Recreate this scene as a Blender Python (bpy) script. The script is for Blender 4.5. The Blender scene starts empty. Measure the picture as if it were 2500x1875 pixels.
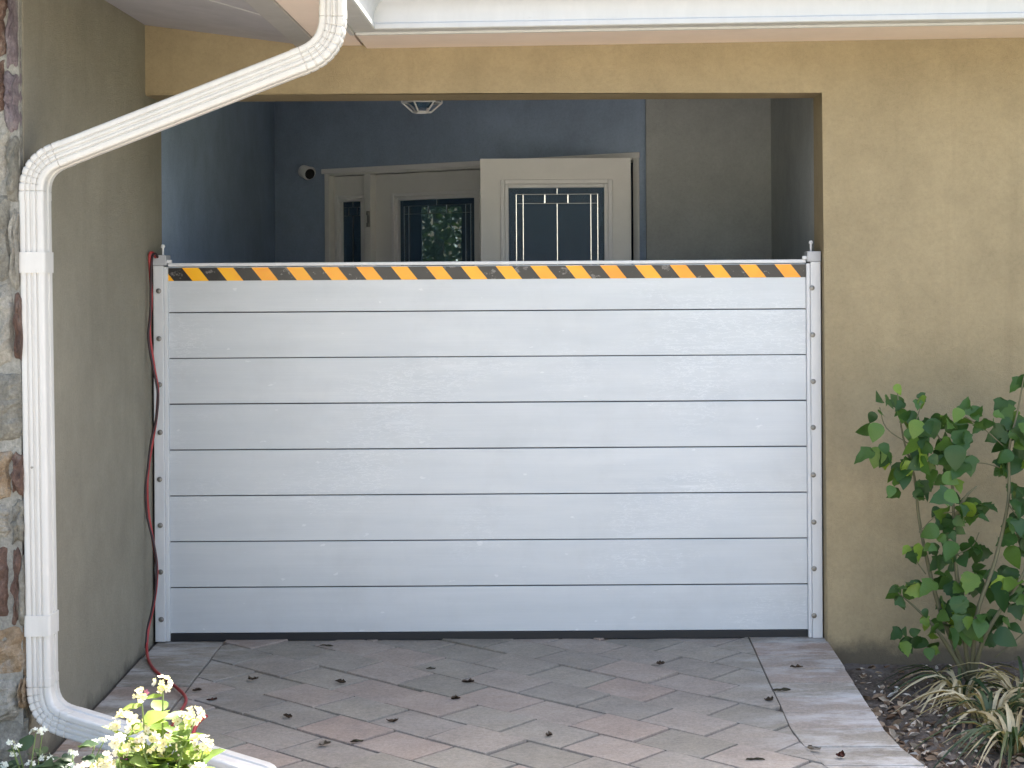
import bpy, bmesh, math, random
from mathutils import Vector, Matrix, noise
random.seed(7)
R = math.radians
scene = bpy.context.scene
col = scene.collection

# ---------------------------------------------------------------- camera, sky, sun, exposure
CAM_Y, CAM_Z = -7.6, 1.55
cd = bpy.data.cameras.new('camera'); cam = bpy.data.objects.new('camera', cd); col.objects.link(cam)
cam.location = (0, CAM_Y, CAM_Z); cam.rotation_euler = (R(90), R(0.35), 0)
cd.sensor_width = 36; cd.lens = 62.17; cd.shift_x = -0.0425; cd.shift_y = -0.10375
cd.clip_start = 0.05; cd.clip_end = 600
scene.camera = cam

SUN_EL, SUN_AZ = R(57.3), R(30)          # azimuth measured from +Y (behind the house) towards +X
world = bpy.data.worlds.new('World'); scene.world = world; world.use_nodes = True
wn = world.node_tree; wn.nodes.clear()
sky = wn.nodes.new('ShaderNodeTexSky'); sky.sky_type = 'NISHITA'; sky.sun_disc = False
sky.sun_elevation = SUN_EL; sky.sun_rotation = SUN_AZ; sky.air_density = 1.0; sky.dust_density = 5.0; sky.ozone_density = 1.0
bg = wn.nodes.new('ShaderNodeBackground'); bg.inputs['Strength'].default_value = 0.105
wo = wn.nodes.new('ShaderNodeOutputWorld')
wn.links.new(sky.outputs[0], bg.inputs[0]); wn.links.new(bg.outputs[0], wo.inputs[0])
sd = bpy.data.lights.new('sun', 'SUN'); sd.energy = 4.2; sd.angle = R(0.5); sd.color = (1, 0.965, 0.90)
sun = bpy.data.objects.new('sun', sd); col.objects.link(sun)
sdir = Vector((math.sin(SUN_AZ) * math.cos(SUN_EL), math.cos(SUN_AZ) * math.cos(SUN_EL), math.sin(SUN_EL)))
sun.rotation_euler = sdir.to_track_quat('Z', 'Y').to_euler(); sun.location = (6, 10, 14)
scene.view_settings.view_transform = 'Standard'; scene.view_settings.look = 'None'
scene.view_settings.gamma = 1; scene.view_settings.use_curve_mapping = False
scene.view_settings.exposure = 2.6
scene.view_settings.use_white_balance = True; scene.view_settings.white_balance_temperature = 6650; scene.view_settings.white_balance_tint = 8

# ---------------------------------------------------------------- helpers
W = {}                                   # world matrix of every object by name


def reg(o, m):
    W[o.name] = m; o.matrix_basis = m; return o


def put(o, parent, m):
    o.parent = parent; o.matrix_parent_inverse = W[parent.name].inverted(); return reg(o, m)


def tag(o, label=None, cat=None, group=None, kind=None):
    if label: o['label'] = label
    if cat: o['category'] = cat
    if group: o['group'] = group
    if kind: o['kind'] = kind
    return o


def empty(name, loc, label, cat, group=None):
    o = bpy.data.objects.new(name, None); col.objects.link(o); o.empty_display_size = 0.1
    reg(o, Matrix.Translation(loc)); return tag(o, label, cat, group)


def link(name, me, parent, m=None):
    o = bpy.data.objects.new(name, me); col.objects.link(o)
    m = m or Matrix.Identity(4)
    return put(o, parent, m) if parent else reg(o, m)


def O(name, bm, mat, parent=None, smooth=False, kind=None):
    """links a bmesh written in world metres as ONE object with its origin at its own base"""
    me = bpy.data.meshes.new(name)
    bmesh.ops.recalc_face_normals(bm, faces=bm.faces[:])
    bm.to_mesh(me); bm.free()
    vs = me.vertices
    lo = [min(v.co[i] for v in vs) for i in range(3)]; hi = [max(v.co[i] for v in vs) for i in range(3)]
    c = Vector(((lo[0] + hi[0]) / 2, (lo[1] + hi[1]) / 2, lo[2]))
    me.transform(Matrix.Translation(-c))
    me.materials.append(mat)
    if smooth:
        for p in me.polygons: p.use_smooth = True
    o = link(name, me, parent, Matrix.Translation(c))
    if kind: o['kind'] = kind
    return o


def autosmooth(o, ang=40):
    bm = bmesh.new(); bm.from_mesh(o.data)
    for e in bm.edges:
        e.smooth = not (len(e.link_faces) == 2 and e.calc_face_angle(0) > R(ang))
    for f in bm.faces: f.smooth = True
    bm.to_mesh(o.data); bm.free(); return o


def box(bm, x0, x1, y0, y1, z0, z1, bev=0, tf=None):
    vs = [bm.verts.new((x, y, z)) for x in (x0, x1) for y in (y0, y1) for z in (z0, z1)]
    fs = [(0, 1, 3, 2), (4, 6, 7, 5), (0, 4, 5, 1), (2, 3, 7, 6), (0, 2, 6, 4), (1, 5, 7, 3)]
    faces = [bm.faces.new([vs[i] for i in f]) for f in fs]
    if bev:
        es = list({e for f in faces for e in f.edges})
        g = bmesh.ops.bevel(bm, geom=es, offset=bev, segments=2, affect='EDGES', profile=0.5)
        vs = list({v for f in g['faces'] for v in f.verts} | {v for v in vs if v.is_valid})
    if tf:
        for v in vs: v.co = tf(v.co)
    return vs


def prism(bm, poly, axis, a, b, tf=None):
    """extrudes a 2-D polygon; axis 'x','y' or 'z' is the extrusion direction"""
    def p(u, v, w):
        return {'x': (w, u, v), 'y': (u, w, v), 'z': (u, v, w)}[axis]
    v0 = [bm.verts.new(p(u, v, a)) for u, v in poly]; v1 = [bm.verts.new(p(u, v, b)) for u, v in poly]
    n = len(poly)
    bm.faces.new(v0[::-1]); bm.faces.new(v1)
    for i in range(n): bm.faces.new((v0[i], v0[(i + 1) % n], v1[(i + 1) % n], v1[i]))
    if tf:
        for v in v0 + v1: v.co = tf(v.co)
    return v0 + v1


def tube(bm, pts, r, seg=8, cap=True):
    pts = [Vector(p) for p in pts]; rings = []
    up = None
    for i, p in enumerate(pts):
        t = (pts[min(i + 1, len(pts) - 1)] - pts[max(i - 1, 0)]).normalized()
        if up is None: up = t.orthogonal().normalized()
        up = (up - t * up.dot(t)).normalized(); s = t.cross(up)
        rr = r(i / (len(pts) - 1)) if callable(r) else r
        rings.append([bm.verts.new(p + (up * math.cos(a) + s * math.sin(a)) * rr) for a in [2 * math.pi * k / seg for k in range(seg)]])
    for A, B in zip(rings, rings[1:]):
        for k in range(seg): bm.faces.new((A[k], A[(k + 1) % seg], B[(k + 1) % seg], B[k]))
    if cap: bm.faces.new(rings[0][::-1]); bm.faces.new(rings[-1])


def lathe(bm, prof, c, axis='z', seg=16):
    rings = []
    for r, h in prof:
        ring = []
        for k in range(seg):
            a = 2 * math.pi * k / seg
            x, y = r * math.cos(a), r * math.sin(a)
            v = {'z': (x, y, h), 'y': (x, h, y), 'x': (h, x, y)}[axis]
            ring.append(bm.verts.new(Vector(c) + Vector(v)))
        rings.append(ring)
    for A, B in zip(rings, rings[1:]):
        for k in range(seg): bm.faces.new((A[k], A[(k + 1) % seg], B[(k + 1) % seg], B[k]))
    bm.faces.new(rings[0][::-1]); bm.faces.new(rings[-1])


def smooth_path(pts, n=8):
    """Catmull-Rom through the given points"""
    P = [Vector(p) for p in pts]; P = [P[0] * 2 - P[1]] + P + [P[-1] * 2 - P[-2]]; out = []
    for i in range(1, len(P) - 2):
        for k in range(n):
            t = k / n; a, b, c, d = P[i - 1], P[i], P[i + 1], P[i + 2]
            out.append(0.5 * ((2 * b) + (c - a) * t + (2 * a - 5 * b + 4 * c - d) * t * t + (3 * b - a - 3 * c + d) * t ** 3))
    out.append(P[-2]); return out


# ---------------------------------------------------------------- materials
def lin(r, g, b): return tuple(((c / 255 + 0.055) / 1.055) ** 2.4 if c > 10 else c / 255 / 12.92 for c in (r, g, b))


class Mat:
    def __init__(s, name, base=(.5, .5, .5), rough=.7, metal=0, spec=.5):
        s.m = bpy.data.materials.new(name); s.m.use_nodes = True; s.t = s.m.node_tree
        s.b = s.t.nodes['Principled BSDF']; s.b.inputs['Base Color'].default_value = (*base, 1)
        s.b.inputs['Roughness'].default_value = rough; s.b.inputs['Metallic'].default_value = metal
        s.b.inputs['Specular IOR Level'].default_value = spec
        s.geo = None

    def n(s, typ, **kw):
        nd = s.t.nodes.new(typ)
        for k, v in kw.items():
            if k.startswith('i_'): nd.inputs[k[2:].replace('_', ' ')].default_value = v
            else: setattr(nd, k, v)
        return nd

    def l(s, a, b): s.t.links.new(a, b)

    def pos(s, scale=(1, 1, 1), obj=False, rot=(0, 0, 0)):
        src = s.n('ShaderNodeTexCoord').outputs['Object'] if obj else s.n('ShaderNodeNewGeometry').outputs['Position']
        mp = s.n('ShaderNodeMapping'); mp.inputs['Scale'].default_value = scale; mp.inputs['Rotation'].default_value = rot
        s.l(src, mp.inputs['Vector']); return mp.outputs[0]

    def noise(s, scale, detail=4, rough=.6, vec=None, obj=False):
        nz = s.n('ShaderNodeTexNoise'); nz.inputs['Scale'].default_value = scale
        nz.inputs['Detail'].default_value = detail; nz.inputs['Roughness'].default_value = rough
        s.l(vec if vec is not None else s.pos(obj=obj), nz.inputs['Vector']); return nz.outputs['Fac']

    def ramp(s, fac, stops):
        r = s.n('ShaderNodeValToRGB'); e = r.color_ramp.elements
        while len(e) < len(stops): e.new(0.5)
        for el, (p, c) in zip(e, stops):
            el.position = p; el.color = (*(c if isinstance(c, tuple) else (c, c, c)), 1)
        s.l(fac, r.inputs[0]); return r.outputs[0]

    def mix(s, fac, a, b, mode='MIX'):
        m = s.n('ShaderNodeMix', data_type='RGBA', blend_type=mode)
        for sock, v in ((m.inputs[0], fac), (m.inputs[6], a), (m.inputs[7], b)):
            if isinstance(v, (int, float)): sock.default_value = v
            elif isinstance(v, tuple): sock.default_value = (*v, 1)
            else: s.l(v, sock)
        return m.outputs[2]

    def math(s, op, a, b=None):
        m = s.n('ShaderNodeMath', operation=op)
        for sock, v in zip(m.inputs, (a, b)):
            if v is None: continue
            if isinstance(v, (int, float)): sock.default_value = v
            else: s.l(v, sock)
        return m.outputs[0]

    def rand(s): return s.n('ShaderNodeObjectInfo').outputs['Random']

    def color(s, sock): s.l(sock, s.b.inputs['Base Color']); return s

    def rough(s, sock): s.l(sock, s.b.inputs['Roughness']); return s

    def bump(s, h, dist=.002, strength=1):
        b = s.n('ShaderNodeBump'); b.inputs['Distance'].default_value = dist; b.inputs['Strength'].default_value = strength
        s.l(h, b.inputs['Height']); s.l(b.outputs[0], s.b.inputs['Normal']); return s


def stucco(name, base, dirt=True):
    m = Mat(name, base, .88, spec=.25)
    big = m.ramp(m.noise(1.3, 4), [(.3, tuple(c * .86 for c in base)), (.7, tuple(min(1, c * 1.1) for c in base))])
    mott = m.ramp(m.noise(7, 6, .7), [(.35, tuple(c * .88 for c in (1, 1, 1))), (.65, (1.0, 1.0, 1.0))])
    c = m.mix(1.0, big, mott, 'MULTIPLY')
    fine = m.ramp(m.noise(75, 5, .8), [(.34, (.89, .89, .89)), (.5, (.98, .98, .98)), (.68, (1.05, 1.05, 1.05))])
    c = m.mix(1.0, c, fine, 'MULTIPLY')
    if dirt:
        # splashed soil along the foot of the wall, with a ragged upper edge
        sep = m.n('ShaderNodeSeparateXYZ'); m.l(m.n('ShaderNodeNewGeometry').outputs['Position'], sep.inputs[0])
        h = m.math('ADD', sep.outputs[2], m.math('MULTIPLY', m.math('SUBTRACT', m.noise(7, 6, .7), .5), .16))
        mr = m.n('ShaderNodeMapRange'); mr.inputs[1].default_value = -.045; mr.inputs[2].default_value = .02
        mr.inputs[3].default_value = .75; mr.inputs[4].default_value = 0
        m.l(h, mr.inputs[0])
        c = m.mix(mr.outputs[0], c, (.085, .075, .06))
        # old scuffs and small dark spots
        sp = m.ramp(m.noise(3.1, 9, .75, vec=m.pos((1, 1, .7))), [(.66, 0.0), (.74, .35)])
        c = m.mix(sp, c, tuple(x * .55 for x in base))
        # faint run marks and pale scuffs
        run = m.ramp(m.noise(4, 5, .6, vec=m.pos((3.2, 3.2, .22))), [(.56, 0.0), (.72, .22)])
        c = m.mix(run, c, tuple(x * .6 for x in base))
        scf = m.ramp(m.noise(5, 6, .65, vec=m.pos((2.4, 2.4, .5))), [(.70, 0.0), (.76, .3)])
        c = m.mix(scf, c, tuple(min(1, x * 1.55 + .05) for x in base))
    m.color(c)
    h = m.math('ADD', m.noise(55, 5, .7), m.math('MULTIPLY', m.noise(220, 3), .5))
    m.bump(h, .006, .6)
    return m.m


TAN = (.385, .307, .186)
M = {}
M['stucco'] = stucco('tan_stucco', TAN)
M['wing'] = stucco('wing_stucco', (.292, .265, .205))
M['blue_shade'] = stucco('blue_shade_stucco', (.35, .44, .57), dirt=False)  # blue of the shaded entry put into the wall colour
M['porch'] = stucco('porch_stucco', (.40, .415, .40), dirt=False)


def paint(name, base, rough=.5, wear=.08, streak=False):
    m = Mat(name, base, rough)
    v = m.pos((3, 3, .6)) if streak else m.pos()
    c = m.ramp(m.noise(6, 7, .7, vec=v), [(.3, tuple(x * (1 - wear * 1.8) for x in base)), (.7, base)])
    sp = m.ramp(m.noise(34, 6, .7), [(.68, 0.0), (.8, .4)])
    m.color(m.mix(sp, c, tuple(x * .45 for x in base)))
    m.rough(m.ramp(m.noise(14, 3), [(.3, rough - .08), (.7, rough + .1)]))
    m.bump(m.noise(70, 2), .0006, .4)
    return m.m


M['white'] = paint('white_enamel', (.62, .60, .565), .42, .07, True)
M['gutter'] = paint('gutter_white', (.56, .56, .545), .42, .04, True)
M['soffit'] = paint('peach_soffit', (.88, .73, .62), .75, .04)
M['wing_soffit'] = paint('grey_soffit', (.42, .41, .43), .8, .1)
M['trim'] = paint('grey_trim', (.40, .385, .37), .7, .06)
M['door'] = paint('door_paint', (.74, .73, .69), .45, .04)
M['moulding'] = paint('moulding_paint', (.78, .77, .75), .45, .04)
M['black'] = Mat('black_rubber', (.012, .013, .016), .55).m
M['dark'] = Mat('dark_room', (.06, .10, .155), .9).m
M['ceiling'] = paint('porch_ceiling', (.76, .76, .76), .85, .05)
M['steel'] = Mat('bolt_steel', (.24, .235, .22), .4, .8).m
M['cam_white'] = Mat('camera_white', (.72, .71, .69), .4).m
M['cam_black'] = Mat('camera_black', (.01, .01, .012), .12).m
M['came'] = Mat('came_metal', (.72, .74, .72), .22, .75).m
M['roof'] = paint('roof_shingle', (.16, .14, .13), .9, .2)


def planks():
    m = Mat('brushed_aluminium', (.66, .68, .70), .42, .08)
    a = m.noise(2.2, 4, .6, vec=m.pos((.55, 1, 5)))
    base = m.ramp(a, [(.3, (.565, .595, .62)), (.7, (.635, .66, .68))])
    line = m.ramp(m.noise(1, 3, .5, vec=m.pos((1.5, 20, 330))), [(.3, (.955, .955, .96)), (.7, (1, 1, 1))])
    c = m.mix(1.0, base, line, 'MULTIPLY')
    # dried wipe marks and wrinkled film, in patches
    patch = m.ramp(m.noise(1.15, 3, .5, vec=m.pos((.9, 1, 1.7))), [(.50, 0.0), (.61, 1.0)])
    warp = m.noise(26, 5, .65, vec=m.pos((.42, 1, 1.9), rot=(0, R(8), 0)))
    vein = m.ramp(m.math('ABSOLUTE', m.math('SUBTRACT', warp, .5)), [(0.0, 1.0), (.022, 0.0)])
    smear = m.ramp(m.noise(11, 4, .6, vec=m.pos((.35, 1, 2.6))), [(.60, 0.0), (.68, .7)])
    mk = m.math('MULTIPLY', patch, m.math('MAXIMUM', vein, smear))
    c = m.mix(m.math('MULTIPLY', mk, .48), c, (.90, .91, .92))
    tone = m.ramp(m.rand(), [(0, (.955, .96, .965)), (1, (1, 1, 1))])
    c = m.mix(1.0, c, tone, 'MULTIPLY')
    smut = m.ramp(m.noise(2.3, 7, .7, vec=m.pos((1.3, 1, 1.1))), [(.50, 0.0), (.72, .16)])
    c = m.mix(smut, c, (.36, .36, .36))
    fing = m.ramp(m.noise(19, 3, .5, vec=m.pos((.8, 1, 1.5), rot=(0, R(30), 0))), [(.69, 0.0), (.73, .35)])
    c = m.mix(fing, c, (.88, .89, .90))
    m.color(c)
    m.rough(m.math('ADD', m.ramp(m.noise(7, 4, vec=m.pos((.5, 1, 3))), [(.3, .34), (.7, .48)]), m.math('MULTIPLY', mk, .2)))
    h = m.math('ADD', m.noise(3, 2, vec=m.pos((.7, 1, 2))), m.math('MULTIPLY', vein, .02))
    m.bump(h, .004, .35)
    return m.m


M['plank'] = planks()
M['post'] = paint('post_aluminium', (.70, .71, .72), .36, .07, True)
M['capgrey'] = paint('cap_aluminium', (.50, .51, .53), .35, .1)


def tape():
    m = Mat('hazard_tape', (.8, .4, .02), .28)
    sep = m.n('ShaderNodeSeparateXYZ'); m.l(m.n('ShaderNodeNewGeometry').outputs['Position'], sep.inputs[0])
    wob = m.math('MULTIPLY', m.math('SUBTRACT', m.noise(5, 2), .5), .006)
    s = m.math('ADD', m.math('ADD', sep.outputs[0], m.math('MULTIPLY', sep.outputs[2], .80)), wob)
    fr = m.math('FRACT', m.math('ADD', m.math('DIVIDE', s, .1497), .16))
    st = m.math('LESS_THAN', fr, .47)
    yel = m.ramp(m.noise(3, 3), [(.35, lin(250, 158, 34)), (.65, lin(253, 186, 30))])
    fold = m.ramp(m.noise(17, 6, .7, vec=m.pos((1, 1, 1.4), rot=(0, R(35), 0))), [(.58, 0.0), (.63, .6), (.70, .1)])
    blk = m.mix(fold, lin(40, 38, 38), lin(150, 145, 142))  # smudges and wrinkle reflections painted pale on the black stripes
    m.color(m.mix(st, blk, yel))
    m.bump(m.noise(14, 5, .6, vec=m.pos((1, 1, 1.6))), .004, .5)
    return m.m


M['tape'] = tape()


def paver():
    m = Mat('concrete_paver', (.27, .255, .25), .85, spec=.3)
    r = m.rand()
    base = m.ramp(r, [(0, lin(135, 129, 118)), (.3, lin(155, 147, 135)), (.55, lin(143, 136, 126)), (.8, lin(158, 147, 136)), (1, lin(157, 140, 128))])
    grain = m.ramp(m.noise(75, 7, .9), [(.32, (.62, .62, .62)), (.5, (.95, .95, .95)), (.68, (1.28, 1.28, 1.28))])
    c = m.mix(1.0, base, grain, 'MULTIPLY')
    blotch = m.ramp(m.noise(6, 6, .7), [(.3, (.82, .82, .84)), (.65, (1.06, 1.05, 1.04))])
    c = m.mix(1.0, c, blotch, 'MULTIPLY')
    # pale lime bloom, strongest along the two borders
    sep = m.n('ShaderNodeSeparateXYZ'); m.l(m.n('ShaderNodeNewGeometry').outputs['Position'], sep.inputs[0])
    side = m.n('ShaderNodeMapRange'); side.inputs[1].default_value = .9; side.inputs[2].default_value = 1.45
    m.l(m.math('ABSOLUTE', m.math('ADD', sep.outputs[0], .28)), side.inputs[0])
    lime = m.ramp(m.noise(3.6, 9, .72, vec=m.pos((.8, 1.9, 1))), [(.46, 0.0), (.62, 1.0)])
    k = m.math('MULTIPLY', lime, m.math('ADD', m.math('MULTIPLY', side.outputs[0], .62), .06))
    c = m.mix(k, c, (.62, .61, .60))
    m.color(c)
    m.bump(m.math('ADD', m.noise(180, 4, .8), m.math('MULTIPLY', m.noise(22, 4), .8)), .0022, .7)
    return m.m


M['paver'] = paver()
M['joint'] = Mat('joint_sand', (.075, .066, .058), .95).m


def far_pavers():
    m = Mat('driveway_pavers', (.27, .25, .24), .85)
    bt = m.n('ShaderNodeTexBrick'); bt.inputs['Scale'].default_value = 1
    bt.inputs['Brick Width'].default_value = .293; bt.inputs['Row Height'].default_value = .213
    bt.inputs['Mortar Size'].default_value = .005
    bt.inputs['Color1'].default_value = (*lin(156, 153, 150), 1); bt.inputs['Color2'].default_value = (*lin(162, 153, 147), 1)
    bt.inputs['Mortar'].default_value = (.09, .08, .07, 1)
    m.l(m.pos((1, 1, 1), rot=(0, 0, R(41))), bt.inputs['Vector'])
    m.color(m.mix(1.0, bt.outputs['Color'], m.ramp(m.noise(90, 5, .7), [(.3, (.8, .8, .8)), (.7, (1, 1, 1))]), 'MULTIPLY'))
    return m.m


M['far_pavers'] = far_pavers()
M['pale_stucco'] = paint('pale_stucco', (.66, .63, .57), .9, .05)
M['concrete'] = paint('pale_concrete', (.46, .44, .40), .9, .1)
M['asphalt'] = paint('old_asphalt', (.09, .088, .085), .95, .1)


def soil():
    m = Mat('garden_soil', (.08, .07, .06), .95, spec=.2)
    c = m.ramp(m.noise(38, 8, .75), [(.3, (.055, .043, .034)), (.5, (.135, .11, .09)), (.62, (.21, .18, .155)), (.75, (.40, .37, .34))])
    c = m.mix(m.ramp(m.noise(5, 4), [(.52, 0.0), (.68, .4)]), c, (.26, .25, .25))
    m.color(c); m.bump(m.noise(60, 8, .75), .02, .8); return m.m


M['soil'] = soil()


def lawn():
    m = Mat('lawn', (.06, .1, .03), .95)
    m.color(m.ramp(m.noise(12, 8, .7), [(.3, (.035, .06, .018)), (.7, (.09, .13, .04))]))
    m.bump(m.noise(80, 5), .03); return m.m


M['lawn'] = lawn()


def leafmat(name, stops, trans=.25, rough=.45):
    m = Mat(name, stops[0][1], rough, spec=.4)
    c = m.ramp(m.rand(), stops)
    v = m.ramp(m.noise(38, 4, obj=True), [(.3, (.78, .8, .78)), (.7, (1.1, 1.1, 1.05))])
    c = m.mix(1.0, c, v, 'MULTIPLY'); m.color(c)
    tr = m.n('ShaderNodeBsdfTranslucent'); m.l(m.mix(1.0, c, (1.25, 1.3, .6), 'MULTIPLY'), tr.inputs['Color'])
    mx = m.n('ShaderNodeMixShader'); mx.inputs[0].default_value = trans
    out = m.t.nodes['Material Output']
    m.l(m.b.outputs[0], mx.inputs[1]); m.l(tr.outputs[0], mx.inputs[2]); m.l(mx.outputs[0], out.inputs[0])
    return m.m


M['shrub_leaf'] = leafmat('shrub_leaf', [(0, (.028, .074, .02)), (.4, (.05, .118, .026)), (.7, (.078, .16, .03)), (.9, (.13, .215, .034)), (1, (.25, .36, .045))])
M['flower_leaf'] = leafmat('flower_leaf', [(0, (.11, .18, .05)), (.6, (.20, .28, .06)), (1, (.34, .40, .09))], .35)
M['dull_leaf'] = leafmat('dull_leaf', [(0, (.035, .065, .03)), (.6, (.06, .10, .045)), (1, (.10, .14, .07))], .2)
M['straw'] = leafmat('straw_blade', [(0, (.36, .27, .14)), (.5, (.50, .40, .24)), (1, (.62, .53, .36))], .2, .6)
M['green_blade'] = leafmat('green_blade', [(0, (.03, .06, .025)), (.6, (.055, .09, .035)), (1, (.12, .14, .06))], .2)
M['petal'] = leafmat('petal', [(0, (.74, .68, .34)), (.2, (.74, .68, .50)), (.6, (.76, .67, .63)), (1, (.78, .73, .71))], .3)
M['petal_dark'] = leafmat('petal_dark', [(0, (.20, .06, .16)), (1, (.42, .16, .26))], .2)
M['white_petal'] = leafmat('white_petal', [(0, (.76, .76, .74)), (1, (.84, .84, .82))], .25)
M['stem'] = Mat('shrub_stem', (.14, .13, .07), .8).m
M['green_stem'] = Mat('green_stem', (.16, .22, .06), .7).m
M['dry_leaf'] = leafmat('dry_leaf', [(0, (.10, .065, .035)), (.25, (.20, .12, .065)), (.5, (.34, .27, .19)), (.8, (.46, .40, .30)), (1, (.55, .52, .45))], .1, .7)
M['brown_leaf'] = Mat('brown_leaf', (.115, .078, .05), .7).m
M['red_leaf'] = Mat('red_brown_leaf', (.12, .035, .022), .7).m
M['twig'] = Mat('twig', (.10, .09, .055), .8).m
M['pale_leaf'] = Mat('pale_leaf', (.38, .33, .27), .7).m


def hose():
    m = Mat('red_hose', (.35, .03, .03), .45)
    m.color(m.ramp(m.noise(9, 3), [(.35, (.30, .022, .024)), (.65, (.42, .045, .04))])); return m.m


M['hose'] = hose()
M['dark_hose'] = Mat('dark_cable', (.035, .014, .018), .5).m


def stone(name, a, b, c):
    m = Mat(name, a, .85, spec=.3)
    k = m.ramp(m.noise(13, 8, .72, vec=m.pos((1.4, 1.4, .7))), [(.3, a), (.52, b), (.7, c)])
    k = m.mix(1.0, k, m.ramp(m.noise(90, 6, .8), [(.3, (.6, .6, .6)), (.7, (1.15, 1.15, 1.15))]), 'MULTIPLY')
    m.color(k); m.bump(m.math('ADD', m.noise(24, 8, .7), m.math('MULTIPLY', m.noise(120, 4), .4)), .012, .8)
    return m.m


M['stone_grey'] = stone('stone_grey', (.13, .122, .10), (.22, .208, .175), (.33, .31, .26))
M['stone_purple'] = stone('stone_purple', (.11, .085, .095), (.19, .155, .165), (.30, .28, .285))
M['stone_tan'] = stone('stone_tan', (.20, .13, .075), (.31, .23, .15), (.34, .31, .27))
M['stone_rust'] = stone('stone_rust', (.06, .042, .036), (.14, .085, .065), (.24, .21, .18))
M['stone_pale'] = stone('stone_pale', (.21, .195, .165), (.32, .30, .255), (.43, .41, .36))
M['mortar'] = stone('mortar', (.22, .21, .185), (.30, .29, .255), (.38, .37, .33))


def glass(name='door_glass'):
    m = bpy.data.materials.new(name); m.use_nodes = True; t = m.node_tree; t.nodes.clear()
    tr = t.nodes.new('ShaderNodeBsdfTransparent'); tr.inputs[0].default_value = (.55, .62, .66, 1)
    gl = t.nodes.new('ShaderNodeBsdfGlossy'); gl.inputs['Roughness'].default_value = .03
    fr = t.nodes.new('ShaderNodeFresnel'); fr.inputs[0].default_value = 1.13
    mx = t.nodes.new('ShaderNodeMixShader'); ou = t.nodes.new('ShaderNodeOutputMaterial')
    t.links.new(fr.outputs[0], mx.inputs[0]); t.links.new(tr.outputs[0], mx.inputs[1]); t.links.new(gl.outputs[0], mx.inputs[2])
    df = t.nodes.new('ShaderNodeBsdfDiffuse'); df.inputs[0].default_value = (.11, .20, .31, 1)
    m2 = t.nodes.new('ShaderNodeMixShader'); m2.inputs[0].default_value = .42
    t.links.new(tr.outputs[0], m2.inputs[1]); t.links.new(df.outputs[0], m2.inputs[2]); t.links.new(m2.outputs[0], mx.inputs[1])
    t.links.new(mx.outputs[0], ou.inputs[0]); return m


M['glass'] = glass()

# ---------------------------------------------------------------- ground
def gz(y): return 0.035 * max(min(y, 0.0), -13.0)          # the paving falls gently away from the house


def flare(y):                                               # right border swings out towards the street
    e = max(0.0, -1.3 - y); return 0.25 * min(e, 2.2) ** 2 + (1.1 * (e - 2.2) if e > 2.2 else 0)


bm = bmesh.new()
ys = [-300, -60, -25, -13, -8, -5, -3, -1.5, 0, 6, 20, 60, 300]; xs = [-300, -60, -20, -8, -4, -2, 0, 2, 4, 8, 20, 60, 300]
gv = [[bm.verts.new((x, y, gz(y) - .17)) for x in xs] for y in ys]
for i in range(len(ys) - 1):
    for j in range(len(xs) - 1): bm.faces.new((gv[i][j], gv[i][j + 1], gv[i + 1][j + 1], gv[i + 1][j]))
tag(O('ground', bm, M['lawn']), kind='structure')

# driveway: joint sand bed near the gate, pavers laid one by one on it, printed pavers behind the camera
drive = None
bm = bmesh.new()
NEAR = -3.0
rows = [0.3, 0, -.6, -1.3, -1.7, -2.1, -2.5, NEAR]
prev = None
for y in rows:
    a = bm.verts.new((-1.9, y, gz(y) - .012)); b = bm.verts.new((1.13 + flare(y), y, gz(y) - .012))
    c = bm.verts.new((1.13 + flare(y), y, gz(y) - .2))
    if prev: bm.faces.new((prev[0], prev[1], b, a)); bm.faces.new((prev[1], prev[2], c, b))
    prev = (a, b, c)
drive = tag(O('driveway', bm, M['joint']), kind='structure')

bm = bmesh.new(); prev = None
for y in [NEAR - .01, -3.5, -4, -5, -6, -8, -10, -13, -16]:
    a = bm.verts.new((-2.2 - (4 if y < -4.9 else 0), y, gz(y))); b = bm.verts.new((1.15 + min(flare(y), 5), y, gz(y)))
    if prev: bm.faces.new((prev[0], prev[1], b, a))
    prev = (a, b)
O('paving', bm, M['far_pavers'], drive, kind='structure')
bm = bmesh.new(); box(bm, -60, 60, -19.5, -16.01, gz(-13) - .3, gz(-13) + .0); tag(O('pavement', bm, M['concrete']), kind='structure')
bm = bmesh.new(); box(bm, -60, 60, -26, -19.51, gz(-13) - .3, gz(-13) - .1); tag(O('road', bm, M['asphalt']), kind='structure')


def clip(poly, nx, ny, c):                                  # keep nx*x+ny*y<=c
    out = []
    for i, p in enumerate(poly):
        q = poly[(i + 1) % len(poly)]; dp = nx * p[0] + ny * p[1] - c; dq = nx * q[0] + ny * q[1] - c
        if dp <= 0: out.append(p)
        if dp * dq < 0:
            t = dp / (dp - dq); out.append((p[0] + t * (q[0] - p[0]), p[1] + t * (q[1] - p[1])))
    return out


def area(p): return abs(sum(p[i][0] * p[(i + 1) % len(p)][1] - p[(i + 1) % len(p)][0] * p[i][1] for i in range(len(p)))) / 2


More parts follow.
